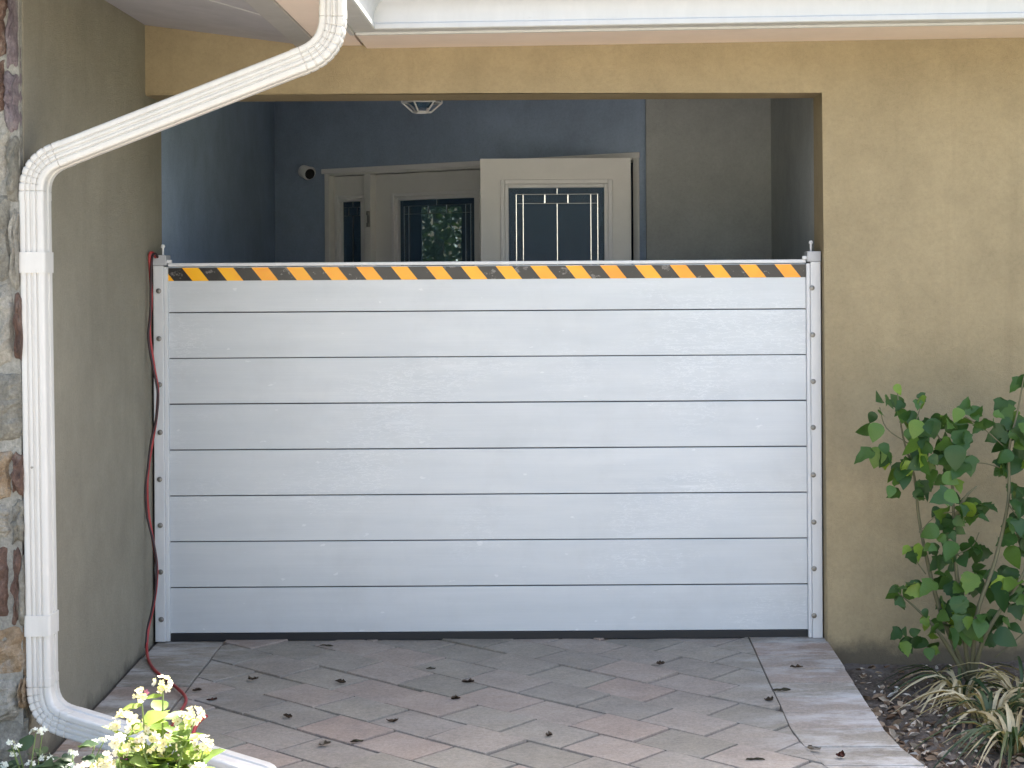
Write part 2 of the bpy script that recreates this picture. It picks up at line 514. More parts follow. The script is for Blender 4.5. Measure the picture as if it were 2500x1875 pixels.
def lay(poly, inset=.0029):
    """one paver: worn arris, its own height and tilt"""
    if len(poly) < 3 or area(poly) < .0012: return
    cx = sum(p[0] for p in poly) / len(poly); cy = sum(p[1] for p in poly) / len(poly)
    if cx < -.86 and cy < -2.12 - .25 * (cx + .86): return   # the flower bed
    if cy < NEAR: return
    if sum(poly[i][0] * poly[(i + 1) % len(poly)][1] - poly[(i + 1) % len(poly)][0] * poly[i][1] for i in range(len(poly))) < 0: poly = poly[::-1]
    poly = [p for i, p in enumerate(poly) if math.dist(p, poly[i - 1]) > .012]
    if len(poly) < 3: return
    def ins(k):                                             # every edge moved inwards by k
        n = len(poly); out = []
        for i in range(n):
            p0, p1, p2 = poly[i - 1], poly[i], poly[(i + 1) % n]
            d1 = Vector((p1[0] - p0[0], p1[1] - p0[1])).normalized(); d2 = Vector((p2[0] - p1[0], p2[1] - p1[1])).normalized()
            n1 = Vector((-d1.y, d1.x)); n2 = Vector((-d2.y, d2.x)); m = n1 + n2
            m = m / max(.4, m.length_squared) * 2
            out.append((p1[0] + m.x * k, p1[1] + m.y * k))
        return out
    bm = bmesh.new(); dz = random.uniform(-.004, .0035); tx = random.uniform(-.012, .012); ty = random.uniform(-.012, .012)
    f = lambda x, y, o: gz(y) + dz + tx * (x - cx) + ty * (y - cy) + o
    k = inset
    rings = [[bm.verts.new((x, y, f(x, y, o))) for x, y in ins(q)] for q, o in ((k, -.05), (k, -.006), (k + .0008, -.0012), (k + .0026, 0))]
    n = len(poly)
    for A, B in zip(rings, rings[1:]):
        for i in range(n): bm.faces.new((A[i], A[(i + 1) % n], B[(i + 1) % n], B[i]))
    bm.faces.new(rings[-1])
    O('paver', bm, M['paver'], drive)


# field: running bond at 41 degrees
LA, LB = .293, .213
ax = (math.cos(R(-41)), math.sin(R(-41))); bx = (-ax[1], ax[0])
ox, oy = .065, -1.054
for j in range(-16, 17):
    for i in range(-14, 15):
        u = i * LA + (LA * .5 if j % 2 else 0); v = j * LB
        c = [(ox + ax[0] * a + bx[0] * b, oy + ax[1] * a + bx[1] * b) for a, b in ((u + .003, v), (u + LA - .003, v), (u + LA - .003, v + LB), (u + .003, v + LB))]
        cx = sum(p[0] for p in c) / 4; cy = sum(p[1] for p in c) / 4
        if not (-1.9 < cx < 2.2 and NEAR - .3 < cy < .3): continue
        c = clip(c, -1, 0, 1.43)                            # x >= -1.43
        c = clip(c, 0, 1, .1)
        if len(c) < 3: continue
        g = lambda p: p[0] - .8225 - flare(p[1])            # right border: cut along the curve
        cr = []
        for p, q in zip(c, c[1:] + c[:1]):
            if g(p) * g(q) < 0:
                lo, hi = 0.0, 1.0
                for _ in range(18):
                    t = (lo + hi) / 2; mpt = (p[0] + t * (q[0] - p[0]), p[1] + t * (q[1] - p[1]))
                    if g(mpt) * g(p) > 0: lo = t
                    else: hi = t
                cr.append(mpt)
        if len(cr) == 2:
            (xa, ya), (xb, yb) = cr; L = math.hypot(xb - xa, yb - ya)
            if L > 1e-4:
                nx, ny = (yb - ya) / L, -(xb - xa) / L
                if nx < 0: nx, ny = -nx, -ny
                c = clip(c, nx, ny, nx * xa + ny * ya)
        elif max(g(p) for p in c) > 0: continue
        lay(c)
# borders: a soldier course along the wall and along the bed
y = .1
while y > NEAR:
    y1 = y - .2076
    lay([(-1.72, y), (-1.43, y), (-1.43, y1), (-1.72, y1)])
    a, b = flare(y), flare(y1)
    lay([(.822 + a, y), (1.15 + a * 1.05, y), (1.15 + b * 1.05, y1), (.822 + b, y1)], .0014)
    y = y1

# beds of soil
def bed(name, xs, ys, zf, keep):
    bm = bmesh.new(); g = {}
    for i, x in enumerate(xs):
        for j, y in enumerate(ys):
            g[i, j] = bm.verts.new((x, y, zf(x, y) + .03 * (noise.noise(Vector((x * 7, y * 7, 1))) + .6 * noise.noise(Vector((x * 23, y * 23, 4))))))
    for i in range(len(xs) - 1):
        for j in range(len(ys) - 1):
            if keep((xs[i] + xs[i + 1]) / 2, (ys[j] + ys[j + 1]) / 2): bm.faces.new((g[i, j], g[i + 1, j], g[i + 1, j + 1], g[i, j + 1]))
    for v in [v for v in bm.verts if not v.link_faces]: bm.verts.remove(v)
    return tag(O(name, bm, M['soil'], smooth=True), kind='structure')


def bedz(x, y): return gz(y) - .095 + .012 * min(2, max(0, x - 1.2))


fr = lambda a, b, n: [a + (b - a) * k / n for k in range(n + 1)]
bed('garden_bed', fr(1.1, 5.5, 90), fr(-3.4, -.08, 70), bedz, lambda x, y: x > 1.13 + flare(y))
bed('flower_bed', fr(-4, -.82, 60), fr(-3.6, -1.9, 40), lambda x, y: gz(y) - .005, lambda x, y: x < -.84 and (y < -2.14 - .25 * (x + .86) or x < -1.74))

# ---------------------------------------------------------------- house
WX, JX, LZ = -1.735, 1.142, 2.335                           # left wall face, right jamb, underside of lintel
house = empty('house', (0, 0, 0), 'tan stucco house with a recessed entry, peach soffit and a corner of rough stone', 'house')

bm = bmesh.new()
prism(bm, [(JX, -.5), (8, -.5), (8, 2.68), (WX - .002, 2.68), (WX - .002, LZ), (JX, LZ)], 'y', -.1, .2)
es = [e for e in bm.edges if all(abs(v.co.y + .1) < 1e-4 for v in e.verts) and max(v.co.x for v in e.verts) < 7 and min(v.co.z for v in e.verts) > -1 and max(v.co.z for v in e.verts) < 2.5]
bmesh.ops.bevel(bm, geom=es, offset=.007, segments=2, affect='EDGES')
O('front_wall', bm, M['stucco'], house)

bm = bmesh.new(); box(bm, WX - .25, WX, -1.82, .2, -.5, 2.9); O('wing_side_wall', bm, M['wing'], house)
bm = bmesh.new(); box(bm, -8, WX - .25, -1.82, -1.6, -.5, 2.7); O('wing_front_wall', bm, M['stucco'], house)
bm = bmesh.new(); box(bm, WX - .25, WX, .2, 3.75, -.2, 2.72); O('porch_left_wall', bm, M['blue_shade'], house)
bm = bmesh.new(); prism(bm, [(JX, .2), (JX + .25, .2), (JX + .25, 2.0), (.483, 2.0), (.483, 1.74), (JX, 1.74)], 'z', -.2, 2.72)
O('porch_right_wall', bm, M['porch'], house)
bm = bmesh.new(); box(bm, WX - .2, JX + .2, .2, 4, 2.70, 2.78); O('porch_ceiling', bm, M['ceiling'], house)
bm = bmesh.new(); box(bm, WX, JX, .2, 4, -.2, .09); O('porch_floor', bm, M['concrete'], house)

# slanting door wall
U = Vector((-.819, .573, 0)); N = Vector((-.573, -.819, 0)); P0 = Vector((.45, 1.82, 0))
def dw(co): return P0 + U * co.x - N * co.y + Vector((0, 0, co.z))     # local: x along the wall, y into the house
bm = bmesh.new()
box(bm, 2.244, 2.75, 0, .16, -.1, 2.72, tf=dw); box(bm, -.05, .0, 0, .16, -.1, 2.72, tf=dw); box(bm, .0, 2.244, 0, .16, 2.207, 2.72, tf=dw)
O('door_wall', bm, M['blue_shade'], house)

# rooms behind the doors, with the garden window at the back
bm = bmesh.new()
box(bm, -3.2, -3.1, 2.2, 6.4, -.1, 2.7); box(bm, 2.6, 2.7, 2.0, 6.4, -.1, 2.7); box(bm, -3.2, 2.7, 2.0, 6.4, 2.72, 2.76); box(bm, -3.2, 2.7, 2.0, 6.4, -.1, .05)
box(bm, -3.2, -1.06, 6.4, 6.5, -.1, 2.7); box(bm, -.74, 2.7, 6.4, 6.5, -.1, 2.7); box(bm, -1.06, -.74, 6.4, 6.5, 2.12, 2.7); box(bm, -1.06, -.74, 6.4, 6.5, -.1, .9)
box(bm, .5, 2.7, 2.0, 2.06, -.1, 2.7); box(bm, -3.2, WX - .1, 3.75, 3.8, -.1, 2.7)
O('room', bm, M['dark'], house)


def frame_bm(bm, x0, x1, z0, z1, w, y0, y1, tf, bev=.004):
    """picture-frame of three sides (it runs down out of sight behind the barrier) plus the bottom rail"""
    box(bm, x0, x0 + w, y0, y1, z0, z1, bev, tf); box(bm, x1 - w, x1, y0, y1, z0, z1, bev, tf)
    box(bm, x0 + w, x1 - w, y0 + .001, y1 - .001, z1 - w, z1, bev, tf); box(bm, x0 + w, x1 - w, y0 + .001, y1 - .001, z0, z0 + w, bev, tf)


df = None
bm = bmesh.new()
box(bm, .0, .035, -.012, .12, .09, 2.207, .004, dw); box(bm, 2.205, 2.244, -.014, .12, .09, 2.207, .004, dw)
box(bm, .035, 2.205, -.012, .12, 2.172, 2.2065, .004, dw); box(bm, 1.878, 1.93, -.012, .12, .09, 2.172, .004, dw)
O('door_frame', bm, M['door'], house)
bm = bmesh.new(); box(bm, -.012, 2.258, -.026, -.012, 2.185, 2.215, .003, dw); O('head_trim', bm, M['moulding'], house)


def door_leaf(name, x0, x1, zt, gx0, gx1, gzt, tf, cames, label, y0=.03, th=.045, mw=.042, bottom=.1, gb=.35):
    bm = bmesh.new()
    box(bm, x0, gx0, y0, y0 + th, bottom, zt, 0, tf); box(bm, gx1, x1, y0, y0 + th, bottom, zt, 0, tf)
    box(bm, gx0, gx1, y0, y0 + th, gzt, zt, 0, tf); box(bm, gx0, gx1, y0, y0 + th, bottom, gb, 0, tf)
    d = O(name, bm, M['door'], house); d['label'] = label
    bm = bmesh.new(); frame_bm(bm, gx0 - mw, gx1 + mw, gb - mw, gzt + mw, mw * .55, y0 - .014, y0 - .0005, tf)
    frame_bm(bm, gx0 - mw * .45, gx1 + mw * .45, gb - mw * .45, gzt + mw * .45, mw * .5, y0 - .008, y0 + .012, tf)
    O('moulding', bm, M['moulding'], d)
    bm = bmesh.new(); box(bm, gx0 + .001, gx1 - .001, y0 + .02, y0 + .024, gb + .001, gzt - .001, 0, tf); O('pane', bm, M['glass'], d)
    for (a, b, c, e) in cames:
        bm = bmesh.new(); box(bm, a, b, y0 + .0115, y0 + .0195, c, e, .001, tf); O('came', bm, M['came'], d)
    return d


def came_set(x0, x1, zt, cw=.0055, mid=True, inner=.036):
    w = x1 - x0; out = []
    b = zt - .036; c2 = zt - .083
    out += [(x0 + .039 + .0, x0 + .039 + cw, .36, b)]; out += [(x1 - .033 - cw, x1 - .033, .36, b)]
    if w > .3:
        out += [(x0 + .039 + inner, x0 + .039 + inner + cw, .36, b), (x1 - .033 - inner - cw, x1 - .033 - inner, .36, b)]
        xm = x0 + w * .508
        if mid: out += [(xm - cw / 2, xm + cw / 2, .36, c2)]
        out += [(xm - cw / 2, xm + cw / 2, b, zt - .003)]
        for f in (.38, .62): out += [(x0 + w * f - .004, x0 + w * f + .004, c2, b)]
    return out


idt = lambda co: co
plane = lambda co: Vector((co.x, 1.70 + co.y, co.z))
rd = door_leaf('entry_door', -.392, .399, 2.178, -.246, .26, 2.025, plane, came_set(-.246, .26, 2.025), 'grey entry door standing ajar', y0=0)
for z in (1.99, 1.942):
    bm = bmesh.new(); box(bm, -.207, .227, .0125, .0185, z - .0015, z + .0015, 0, plane); O('came', bm, M['steel'], rd)
ld = door_leaf('entry_door', .95, 1.874, 2.168, 1.128, 1.70, 2.012, dw, came_set(1.128, 1.70, 2.012, mid=False), 'grey entry door standing closed')
for z in (1.976, 1.929):
    bm = bmesh.new(); box(bm, 1.165, 1.665, .0425, .0485, z - .0015, z + .0015, 0, dw); O('came', bm, M['steel'], ld)
sl = door_leaf('sidelight', 1.932, 2.203, 2.168, 1.985, 2.148, 2.016, dw, [], 'narrow fixed sidelight', mw=.038)
for a in ((2.064, 2.069, .36, 1.93), (2.064, 2.069, 1.98, 2.012), (2.03, 2.033, 1.93, 1.98), (2.10, 2.103, 1.93, 1.98), (1.995, 2.14, 1.929, 1.932), (1.995, 2.14, 1.979, 1.982)):
    bm = bmesh.new(); box(bm, a[0], a[1], .0425, .0485, a[2], a[3], 0, dw); O('came', bm, M['steel'], sl)
bm = bmesh.new(); box(bm, 1.880, 1.9, -.02, -.011, 1.86, 1.95, .003, dw)
for z in (1.87, 1.94): lathe(bm, [(.011, z - .012), (.011, z + .012)], dw(Vector((1.89, -.02, 0))), seg=8)
O('hinge', bm, M['steel'], ld)

# main eave: soffit, fascia, roof
def tilt(co): return Vector((co.x, co.y, co.z + .0105 * (co.x + .8)))
bm = bmesh.new(); box(bm, -.793, 8, -.52, -.1005, 2.527, 2.545, 0, tilt); O('soffit', bm, M['soffit'], house)
bm = bmesh.new(); box(bm, -.793, 8, -.5395, -.5205, 2.524, 2.68, .002, tilt); O('fascia', bm, M['gutter'], house)
bm = bmesh.new(); prism(bm, [(-.60, 2.70), (3.3, 3.95), (7.2, 2.70), (7.2, 2.80), (3.3, 4.07), (-.60, 2.80)], 'x', -9, 9); O('roof', bm, M['roof'], house)
# wing eave
FY = -2.35
bm = bmesh.new(); prism(bm, [(WX + .001, 2.632), (-1.105, 2.549), (-1.105, 2.565), (WX + .001, 2.648)], 'y', FY, -.1005); O('wing_soffit', bm, M['wing_soffit'], house)
bm = bmesh.new(); box(bm, -1.09, -.99, FY, -.1006, 2.531, 2.556, .003); O('soffit_board', bm, M['trim'], house)
bm = bmesh.new(); box(bm, -.988, -.815, FY, -.1007, 2.540, 2.556); O('soffit_panel', bm, M['soffit'], house)
bm = bmesh.new(); box(bm, -.8145, -.796, FY, -.5395, 2.522, 2.70, .002); O('wing_fascia', bm, M['gutter'], house)
bm = bmesh.new(); prism(bm, [(-.76, 2.71), (-4.6, 3.67), (-8.4, 2.71), (-8.4, 2.81), (-4.6, 3.78), (-.76, 2.80)], 'y', FY, 2.0); O('wing_roof', bm, M['roof'], house)
bm = bmesh.new(); box(bm, -8, WX, FY - .02, FY, 2.55, 2.8); box(bm, -8, WX, FY, -1.82, 2.57, 2.6); O('front_soffit', bm, M['wing_soffit'], house)
a = Vector((-1.071, -.875, 2.546)); b = Vector((-1.25, -1.17, 2.57)); dr = (b - a).normalized(); sd_ = Vector((-dr.y, dr.x, 0)) * .006
bm = bmesh.new(); vs = [bm.verts.new(a + dr * t * (b - a).length + s * sd_ + Vector((0, 0, h))) for h in (-.004, .004) for t, s in ((0, -1), (0, 1), (1, 1), (1, -1))]
bm.faces.new(vs[:4]); bm.faces.new(vs[4:][::-1])
for i in range(4): bm.faces.new((vs[i], vs[(i + 1) % 4], vs[4 + (i + 1) % 4], vs[4 + i]))
O('soffit_seam', bm, M['gutter'], house)

# stone veneer on the wing's front corner
sv_bm = bmesh.new(); box(sv_bm, -3.2, WX - .004, -1.853, -1.8205, -.45, 2.56)
sv = O('stone_wall', sv_bm, M['mortar'], house)


def rock(x0, x1, z0, z1, depth, mat, seed):
    """a split stone: rounded block pushed about by noise"""
    bm = bmesh.new()
    nx, nz = 9, 15
    fr_ = []; bk = []
    for j in range(nz + 1):
        rf, rb = [], []
        for i in range(nx + 1):
            u, v = i / nx, j / nz
            ed = min(1, min(u, 1 - u) * 4.5) * min(1, min(v, 1 - v) * 4.5)
            x = x0 + (x1 - x0) * u; z = z0 + (z1 - z0) * v
            jx = .014 * noise.noise(Vector((u * .7 + seed * 3.1, v * 5, seed))) + .007 * noise.noise(Vector((u * 2 + seed, v * 14, 3))); jz = .022 * noise.noise(Vector((u * 3, v * .5 + 9, seed * 1.7)))
            jx *= .45 if x > -1.76 else 1
            y = -1.842 - depth * ed ** .45 - (.018 * noise.noise(Vector((u * 3, v * 4, seed * 2.3))) + .012 * abs(noise.noise(Vector((x * 45, z * 28, seed)))) + .006 * noise.noise(Vector((x * 120, z * 90, seed)))) * ed
            rf.append(bm.verts.new((x + jx, y, z + jz))); rb.append(bm.verts.new((x + jx, -1.835, z + jz)))
        fr_.append(rf); bk.append(rb)
    for j in range(nz):
        for i in range(nx): bm.faces.new((fr_[j][i], fr_[j][i + 1], fr_[j + 1][i + 1], fr_[j + 1][i]))
    for j in range(nz):
        bm.faces.new((fr_[j][0], fr_[j + 1][0], bk[j + 1][0], bk[j][0])); bm.faces.new((fr_[j][nx], bk[j][nx], bk[j + 1][nx], fr_[j + 1][nx]))
    for i in range(nx):
        bm.faces.new((fr_[0][i], bk[0][i], bk[0][i + 1], fr_[0][i + 1])); bm.faces.new((fr_[nz][i], fr_[nz][i + 1], bk[nz][i + 1], bk[nz][i]))
    return O('stone', bm, mat, sv, smooth=False)


# corner stones, from the top: (x0, x1, z0, z1, material)
st = [(-1.86, -1.775, 2.28, 2.52, 'stone_rust'), (-1.773, -1.742, 2.24, 2.5, 'stone_purple'), (-1.87, -1.78, 2.10, 2.27, 'stone_rust'), (-1.785, -1.742, 2.04, 2.235, 'stone_purple'),
      (-1.88, -1.772, 1.86, 2.085, 'stone_pale'), (-1.778, -1.742, 1.80, 2.02, 'stone_grey'), (-1.9, -1.765, 1.55, 1.84, 'stone_grey'), (-1.763, -1.735, 1.52, 1.79, 'stone_pale'),
      (-1.9, -1.758, 1.27, 1.54, 'stone_pale'), (-1.756, -1.724, 1.29, 1.51, 'stone_rust'), (-1.9, -1.722, 1.02, 1.255, 'stone_grey'),
      (-1.9, -1.77, .84, 1.0, 'stone_tan'), (-1.765, -1.716, .86, 1.0, 'stone_rust'), (-1.9, -1.775, .72, .83, 'stone_pale'), (-1.77, -1.722, .70, .84, 'stone_grey'),
      (-1.9, -1.775, .45, .70, 'stone_rust'), (-1.772, -1.742, .43, .69, 'stone_rust'), (-1.74, -1.72, .42, .66, 'stone_grey'), (-1.9, -1.72, .27, .425, 'stone_tan'),
      (-1.9, -1.75, .12, .26, 'stone_pale'), (-1.75, -1.705, .17, .26, 'stone_tan'), (-1.9, -1.70, -.12, .12, 'stone_grey')]
for k, (x0, x1, z0, z1, mt) in enumerate(st):
    x1 = min(x1, -1.742 if z0 > 1.3 else -1.731); x0 = min(x0, x1 - .014)
    rock(x0 - .004, x1 + .003, z0 - .004, z1 + .004, .022 + .012 * random.random(), M[mt], k + 1.3)
z = -.12
while z < 2.5:
    h = random.uniform(.13, .26); x = -1.915
    while x > -3.1:
        w = random.uniform(.15, .34)
        rock(max(x - w, -3.19), x - .014, z + .006, min(z + h, 2.55) - .006, random.uniform(.02, .034), M[random.choice(['stone_grey', 'stone_pale', 'stone_tan', 'stone_rust', 'stone_purple', 'stone_grey'])], random.random() * 90)
        x -= w
    z += h

# ---------------------------------------------------------------- gutters
prof = [(0, .13), (0, 0), (.083, 0), (.0885, .004), (.089, .021), (.082, .027), (.084, .055), (.092, .08), (.106, .098), (.116, .108), (.117, .128), (.110, .131), (.110, .112), (.079, .06), (.077, .006), (.005, .006), (.005, .13)]


def run_gutter(name, f0, f1, label):
    bm = bmesh.new(); A = [bm.verts.new(f0(u, v)) for u, v in prof]; B = [bm.verts.new(f1(u, v)) for u, v in prof]
    n = len(prof)
    for i in range(n): bm.faces.new((A[i], A[(i + 1) % n], B[(i + 1) % n], B[i]))
    bm.faces.new(A[::-1]); bm.faces.new(B)
    o = O(name, bm, M['gutter']); autosmooth(o, 35); return tag(o, label, 'gutter', 'gutters along the eaves')


run_gutter('gutter', lambda u, v: tilt(Vector((-.7945 + u, -.5405 - u, 2.533 + v))), lambda u, v: tilt(Vector((8.1, -.5405 - u, 2.533 + v))),
           'long white gutter along the eave above the peach soffit')
run_gutter('gutter', lambda u, v: Vector((-.7945 + u, -.5415 - u, 2.533 + v)), lambda u, v: Vector((-.7945 + u, FY, 2.533 + v)),
           'short white gutter coming forward over the downspout')

# ---------------------------------------------------------------- downspout
dsp = empty('downspout', (-1.70, -1.80, .05), 'white ribbed downspout running slantwise from the eave and down beside the stone corner', 'downspout')
PW, PD = .040, .050                                         # half width, half depth
def pipe_profile(k=1.0, sleeve=0.0):
    """rounded rectangle with three shallow flutes in each broad face; (a, b): a across, b towards the back"""
    pts = []
    w, d = PW * k + sleeve, PD * k + sleeve
    flu = 0.0 if sleeve else .0055
    def face(sgn):
        out = []
        for i in range(25):
            t = -1 + 2 * i / 24; a = t * (w - .009)
            g = 0
            for c in (-.55, 0, .55):
                q = abs(t - c)
                if q < .17: g = max(g, 1 if q < .09 else .0)
            out.append((a * sgn, -sgn * d + sgn * flu * g))
        return out
    def corner(cx, cy, a0):
        return [(cx + .009 * math.cos(a0 + q), cy + .009 * math.sin(a0 + q)) for q in (R(22), R(45), R(68))]
    pts += face(1)
    pts += corner(w - .009, -d + .009, R(-90)); pts += [(w, -d + .012), (w, -d * .25), (w - flu, -d * .2), (w - flu, d * .2), (w, d * .25), (w, d - .012)]
    pts += corner(w - .009, d - .009, 0)
    pts += face(-1)
    pts += corner(-w + .009, d - .009, R(90)); pts += [(-w, d - .012), (-w, d * .25), (-w + flu, d * .2), (-w + flu, -d * .2), (-w, -d * .25), (-w, -d + .012)]
    pts += corner(-w + .009, -d + .009, R(180))
    return pts


BK = Vector((0, 1, 0))
def sweep(name, pts, back=BK, scale=None, sleeve=0.0, mat='white', capd=True):
    bm = bmesh.new(); rings = []
    pts = [Vector(p) for p in pts]
    for i, p in enumerate(pts):
        t = (pts[min(i + 1, len(pts) - 1)] - pts[max(i - 1, 0)]).normalized()
        b = (back - t * back.dot(t)).normalized(); a = b.cross(t)
        k = scale[i] if scale else 1.0
        rings.append([bm.verts.new(p + a * u + b * v) for u, v in pipe_profile(k, sleeve)])
    n = len(rings[0])
    for A, B in zip(rings, rings[1:]):
        for k in range(n): bm.faces.new((A[k], A[(k + 1) % n], B[(k + 1) % n], B[k]))
    bm.faces.new(rings[0][::-1]); bm.faces.new(rings[-1])
    o = O(name, bm, M[mat], dsp); return autosmooth(o, 32)


def elbow(c, d0, d1, r, n=7, lead=.03, back=BK):
    """crimped elbow about corner c between incoming direction d0 and outgoing d1; every fold is a small pinch"""
    d0, d1 = Vector(d0).normalized(), Vector(d1).normalized(); c = Vector(c)
    a = c - d0 * r; b = c + d1 * r
    pts, sc = [a - d0 * lead], [1.03]
    for i in range(n + 1):
        t = i / n
        p = a * (1 - t) ** 2 + c * 2 * t * (1 - t) + b * t * t
        tg = ((c - a) * (1 - t) + (b - c) * t).normalized()
        pts += [p - tg * .0022, p, p + tg * .0022]; sc += [1.022, .955, 1.022]
    pts += [b + d1 * lead]; sc += [1.03]
    sweep('elbow', pts, back, sc)
    return a - d0 * lead * .5, b + d1 * lead * .5


YC = -1.812
cU, cL, cB = Vector((-.7225, YC, 2.304)), Vector((-1.702, YC, 1.928)), Vector((-1.686, YC, .135))
dg = (cL - cU).normalized(); dn = Vector((0, 0, -1))
end = Vector((-.93, -2.10, -.005)); dx_ = (end - cB).normalized()
bk2 = Vector((.36, .93, 0)).normalized()
a0, b0 = elbow(cU, dn, dg, .10); dv = (cB - cL).normalized(); a1, b1 = elbow(cL, dg, dv, .085)
a2, b2 = elbow(cB, dv, dx_, .095)
sweep('pipe', [Vector((cU.x, YC, 2.54)), a0]); sweep('pipe', [b0, a1]); sweep('pipe', [b1, a2])
# the outlet extension: two pieces, the last one a wider sleeve with a rounded mouth
mid = b2 + (end - b2) * .55
sweep('pipe', [b2, mid], bk2)
mouth = [mid - dx_ * .03]; msc = [1.08]
for t in (.3, .6, .8, .9, .96, 1.0): mouth.append(mid + (end - mid) * t); msc.append(1.08)
mouth += [end + dx_ * .02, end + dx_ * .035, end + dx_ * .045]; msc += [1.02, .9, .7]
o = sweep('outlet', mouth, bk2, msc); o['label'] = 'wider outlet piece with rounded mouth'
for zc in (1.61, .43):
    xb = cB.x + (cL.x - cB.x) * (zc - cB.z) / (cL.z - cB.z); sweep('band', [Vector((xb, YC, zc + .034)), Vector((xb, YC, zc - .034))], sleeve=.0035)
bm = bmesh.new()
for (x, z) in ((-1.708, .945),): lathe(bm, [(.004, -.004), (.004, .002)], (x + .006, YC - PD - .001, z), 'y', 8)
O('screw', bm, M['steel'], dsp)

# ---------------------------------------------------------------- flood barrier
gate = empty('flood_barrier', (-.3, .02, 0), 'silver flood barrier of wide horizontal planks with a striped warning tape across the entry', 'flood barrier')
GX0, GX1 = -1.664, 1.076
PITCH = .1972
for k in range(8):
    z0 = .03 + k * PITCH; bm = bmesh.new()
    y0 = random.uniform(-.0008, .0008); tz = random.uniform(-.0006, .0006)
    box(bm, GX0, GX1, y0, .036, z0 + .0022 + tz, z0 + PITCH - .0022 + tz, .0022)
    o = O('plank', bm, M['plank'], gate)
bm = bmesh.new(); box(bm, GX0, GX1, .012, .03, .028, 1.6); O('core', bm, M['black'], gate)
bm = bmesh.new(); box(bm, GX0, GX1, .002, .034, -.004, .0305, .003); O('bottom_seal', bm, M['black'], gate)
bm = bmesh.new(); box(bm, GX0, GX1, -.004, .04, 1.6075, 1.6225, .003); O('top_rail', bm, M['post'], gate)
bm = bmesh.new(); box(bm, GX0, GX1 - .001, -.0022, -.0012, 1.546, 1.602); O('warning_tape', bm, M['tape'], gate)


def post(x0, x1, s, label):
    """s=+1: the plank side lies towards +x"""
    bm = bmesh.new()
    inn = x1 if s > 0 else x0; out = x0 if s > 0 else x1
    a, b = min(out, inn - s * .016), max(out, inn - s * .016)
    box(bm, a, b, -.026, .07, 0, 1.612, .003)
    a, b = min(inn - s * .0155, inn), max(inn - s * .0155, inn)
    box(bm, a, b, -.016, .06, .0, 1.606, .002)
    p = O('post', bm, M['post'], gate); p['label'] = label
    bm = bmesh.new(); a, b = min(out, inn - s * .004), max(out, inn - s * .004)
    box(bm, a - .0015, b + .0015, -.029, .06, 1.6125, 1.657, .003); O('cap', bm, M['capgrey'], gate)
    xs_ = (inn + s * -.022)
    bm = bmesh.new(); lathe(bm, [(.0045, 1.657), (.0045, 1.69)], (xs_, .0, 0), seg=8)
    lathe(bm, [(.004, 1.687), (.0085, 1.69), (.0095, 1.696), (.006, 1.703)], (xs_, .0, 0), seg=10); O('clamp_screw', bm, M['post'], gate)
    bm = bmesh.new(); xg = (out - s * .0075); box(bm, xg - .0072, xg + .0072, .0, .06, 0, 1.60); O('gasket', bm, M['black'], gate)
    bm = bmesh.new(); box(bm, inn - .004 if s > 0 else inn - .016, inn + .016 if s > 0 else inn + .004, -.012, .01, 1.6228, 1.637, .002); O('latch', bm, M['post'], gate)
    return p


post(-1.724, -1.664, 1, 'post with the red hose beside it'); post(1.076, 1.136, -1, 'post against the right jamb')
bmb = bmesh.new()
lathe(bmb, [(.0115, 0), (.0115, -.002), (.0085, -.0025), (.0085, -.008), (.004, -.0095)], (0, 0, 0), 'y', 12)
me_bolt = bpy.data.meshes.new('bolt'); bmesh.ops.recalc_face_normals(bmb, faces=bmb.faces[:]); bmb.to_mesh(me_bolt); bmb.free(); me_bolt.materials.append(M['steel'])
for k in range(8):
    z = .098 + k * .2005
    for x in (-1.699, 1.1): link('bolt', me_bolt, gate, Matrix.Translation((x + random.uniform(-.002, .002), -.026, z + random.uniform(-.003, .003))) @ Matrix.Rotation(random.random(), 4, 'Y'))

# ---------------------------------------------------------------- camera on the wall, lantern
sc_ = empty('security_camera', dw(Vector((2.36, 0, 2.16))), 'small white security camera on the dark wall beside the doors', 'camera')
bm = bmesh.new(); c = dw(Vector((2.36, 0, 2.2))); tube(bm, [c, c + N * .03], .035, 14); O('mount', bm, M['cam_white'], sc_, smooth=False)
ad = Vector((.62, -.75, -.28)).normalized(); p = c + N * .05
bm = bmesh.new(); tube(bm, [p - ad * .035, p - ad * .03, p + ad * .035, p + ad * .045], lambda t: (.022, .038, .042, .036)[min(3, int(t * 3.01))], 16); autosmooth(O('body', bm, M['cam_white'], sc_), 50)
bm = bmesh.new(); tube(bm, [p + ad * .0455, p + ad * .051], .032, 16); O('lens', bm, M['cam_black'], sc_)

lan = empty('ceiling_lantern', (-.66, 1.2, 2.36), 'small white caged lantern hanging from the entry ceiling', 'lantern')
lx, ly = -.66, 1.2
bm = bmesh.new(); lathe(bm, [(.06, 2.68), (.055, 2.70)], (lx, ly, 0)); lathe(bm, [(.008, 2.5), (.008, 2.68)], (lx, ly, 0), seg=8); O('canopy', bm, M['cam_white'], lan)
bm = bmesh.new()
for k in range(6):
    a = 2 * math.pi * k / 6 + .2; b = 2 * math.pi * (k + 1) / 6 + .2
    q = lambda r, z, a: Vector((lx + r * math.cos(a), ly + r * math.sin(a), z))
    tube(bm, [q(.04, 2.5, a), q(.10, 2.47, a), q(.10, 2.425, a), q(.045, 2.378, a)], .0045, 5)
    tube(bm, [q(.10, 2.425, a), q(.10, 2.425, b)], .0045, 5); tube(bm, [q(.045, 2.378, a), q(.045, 2.378, b)], .005, 5)
O('cage', bm, M['cam_white'], lan)
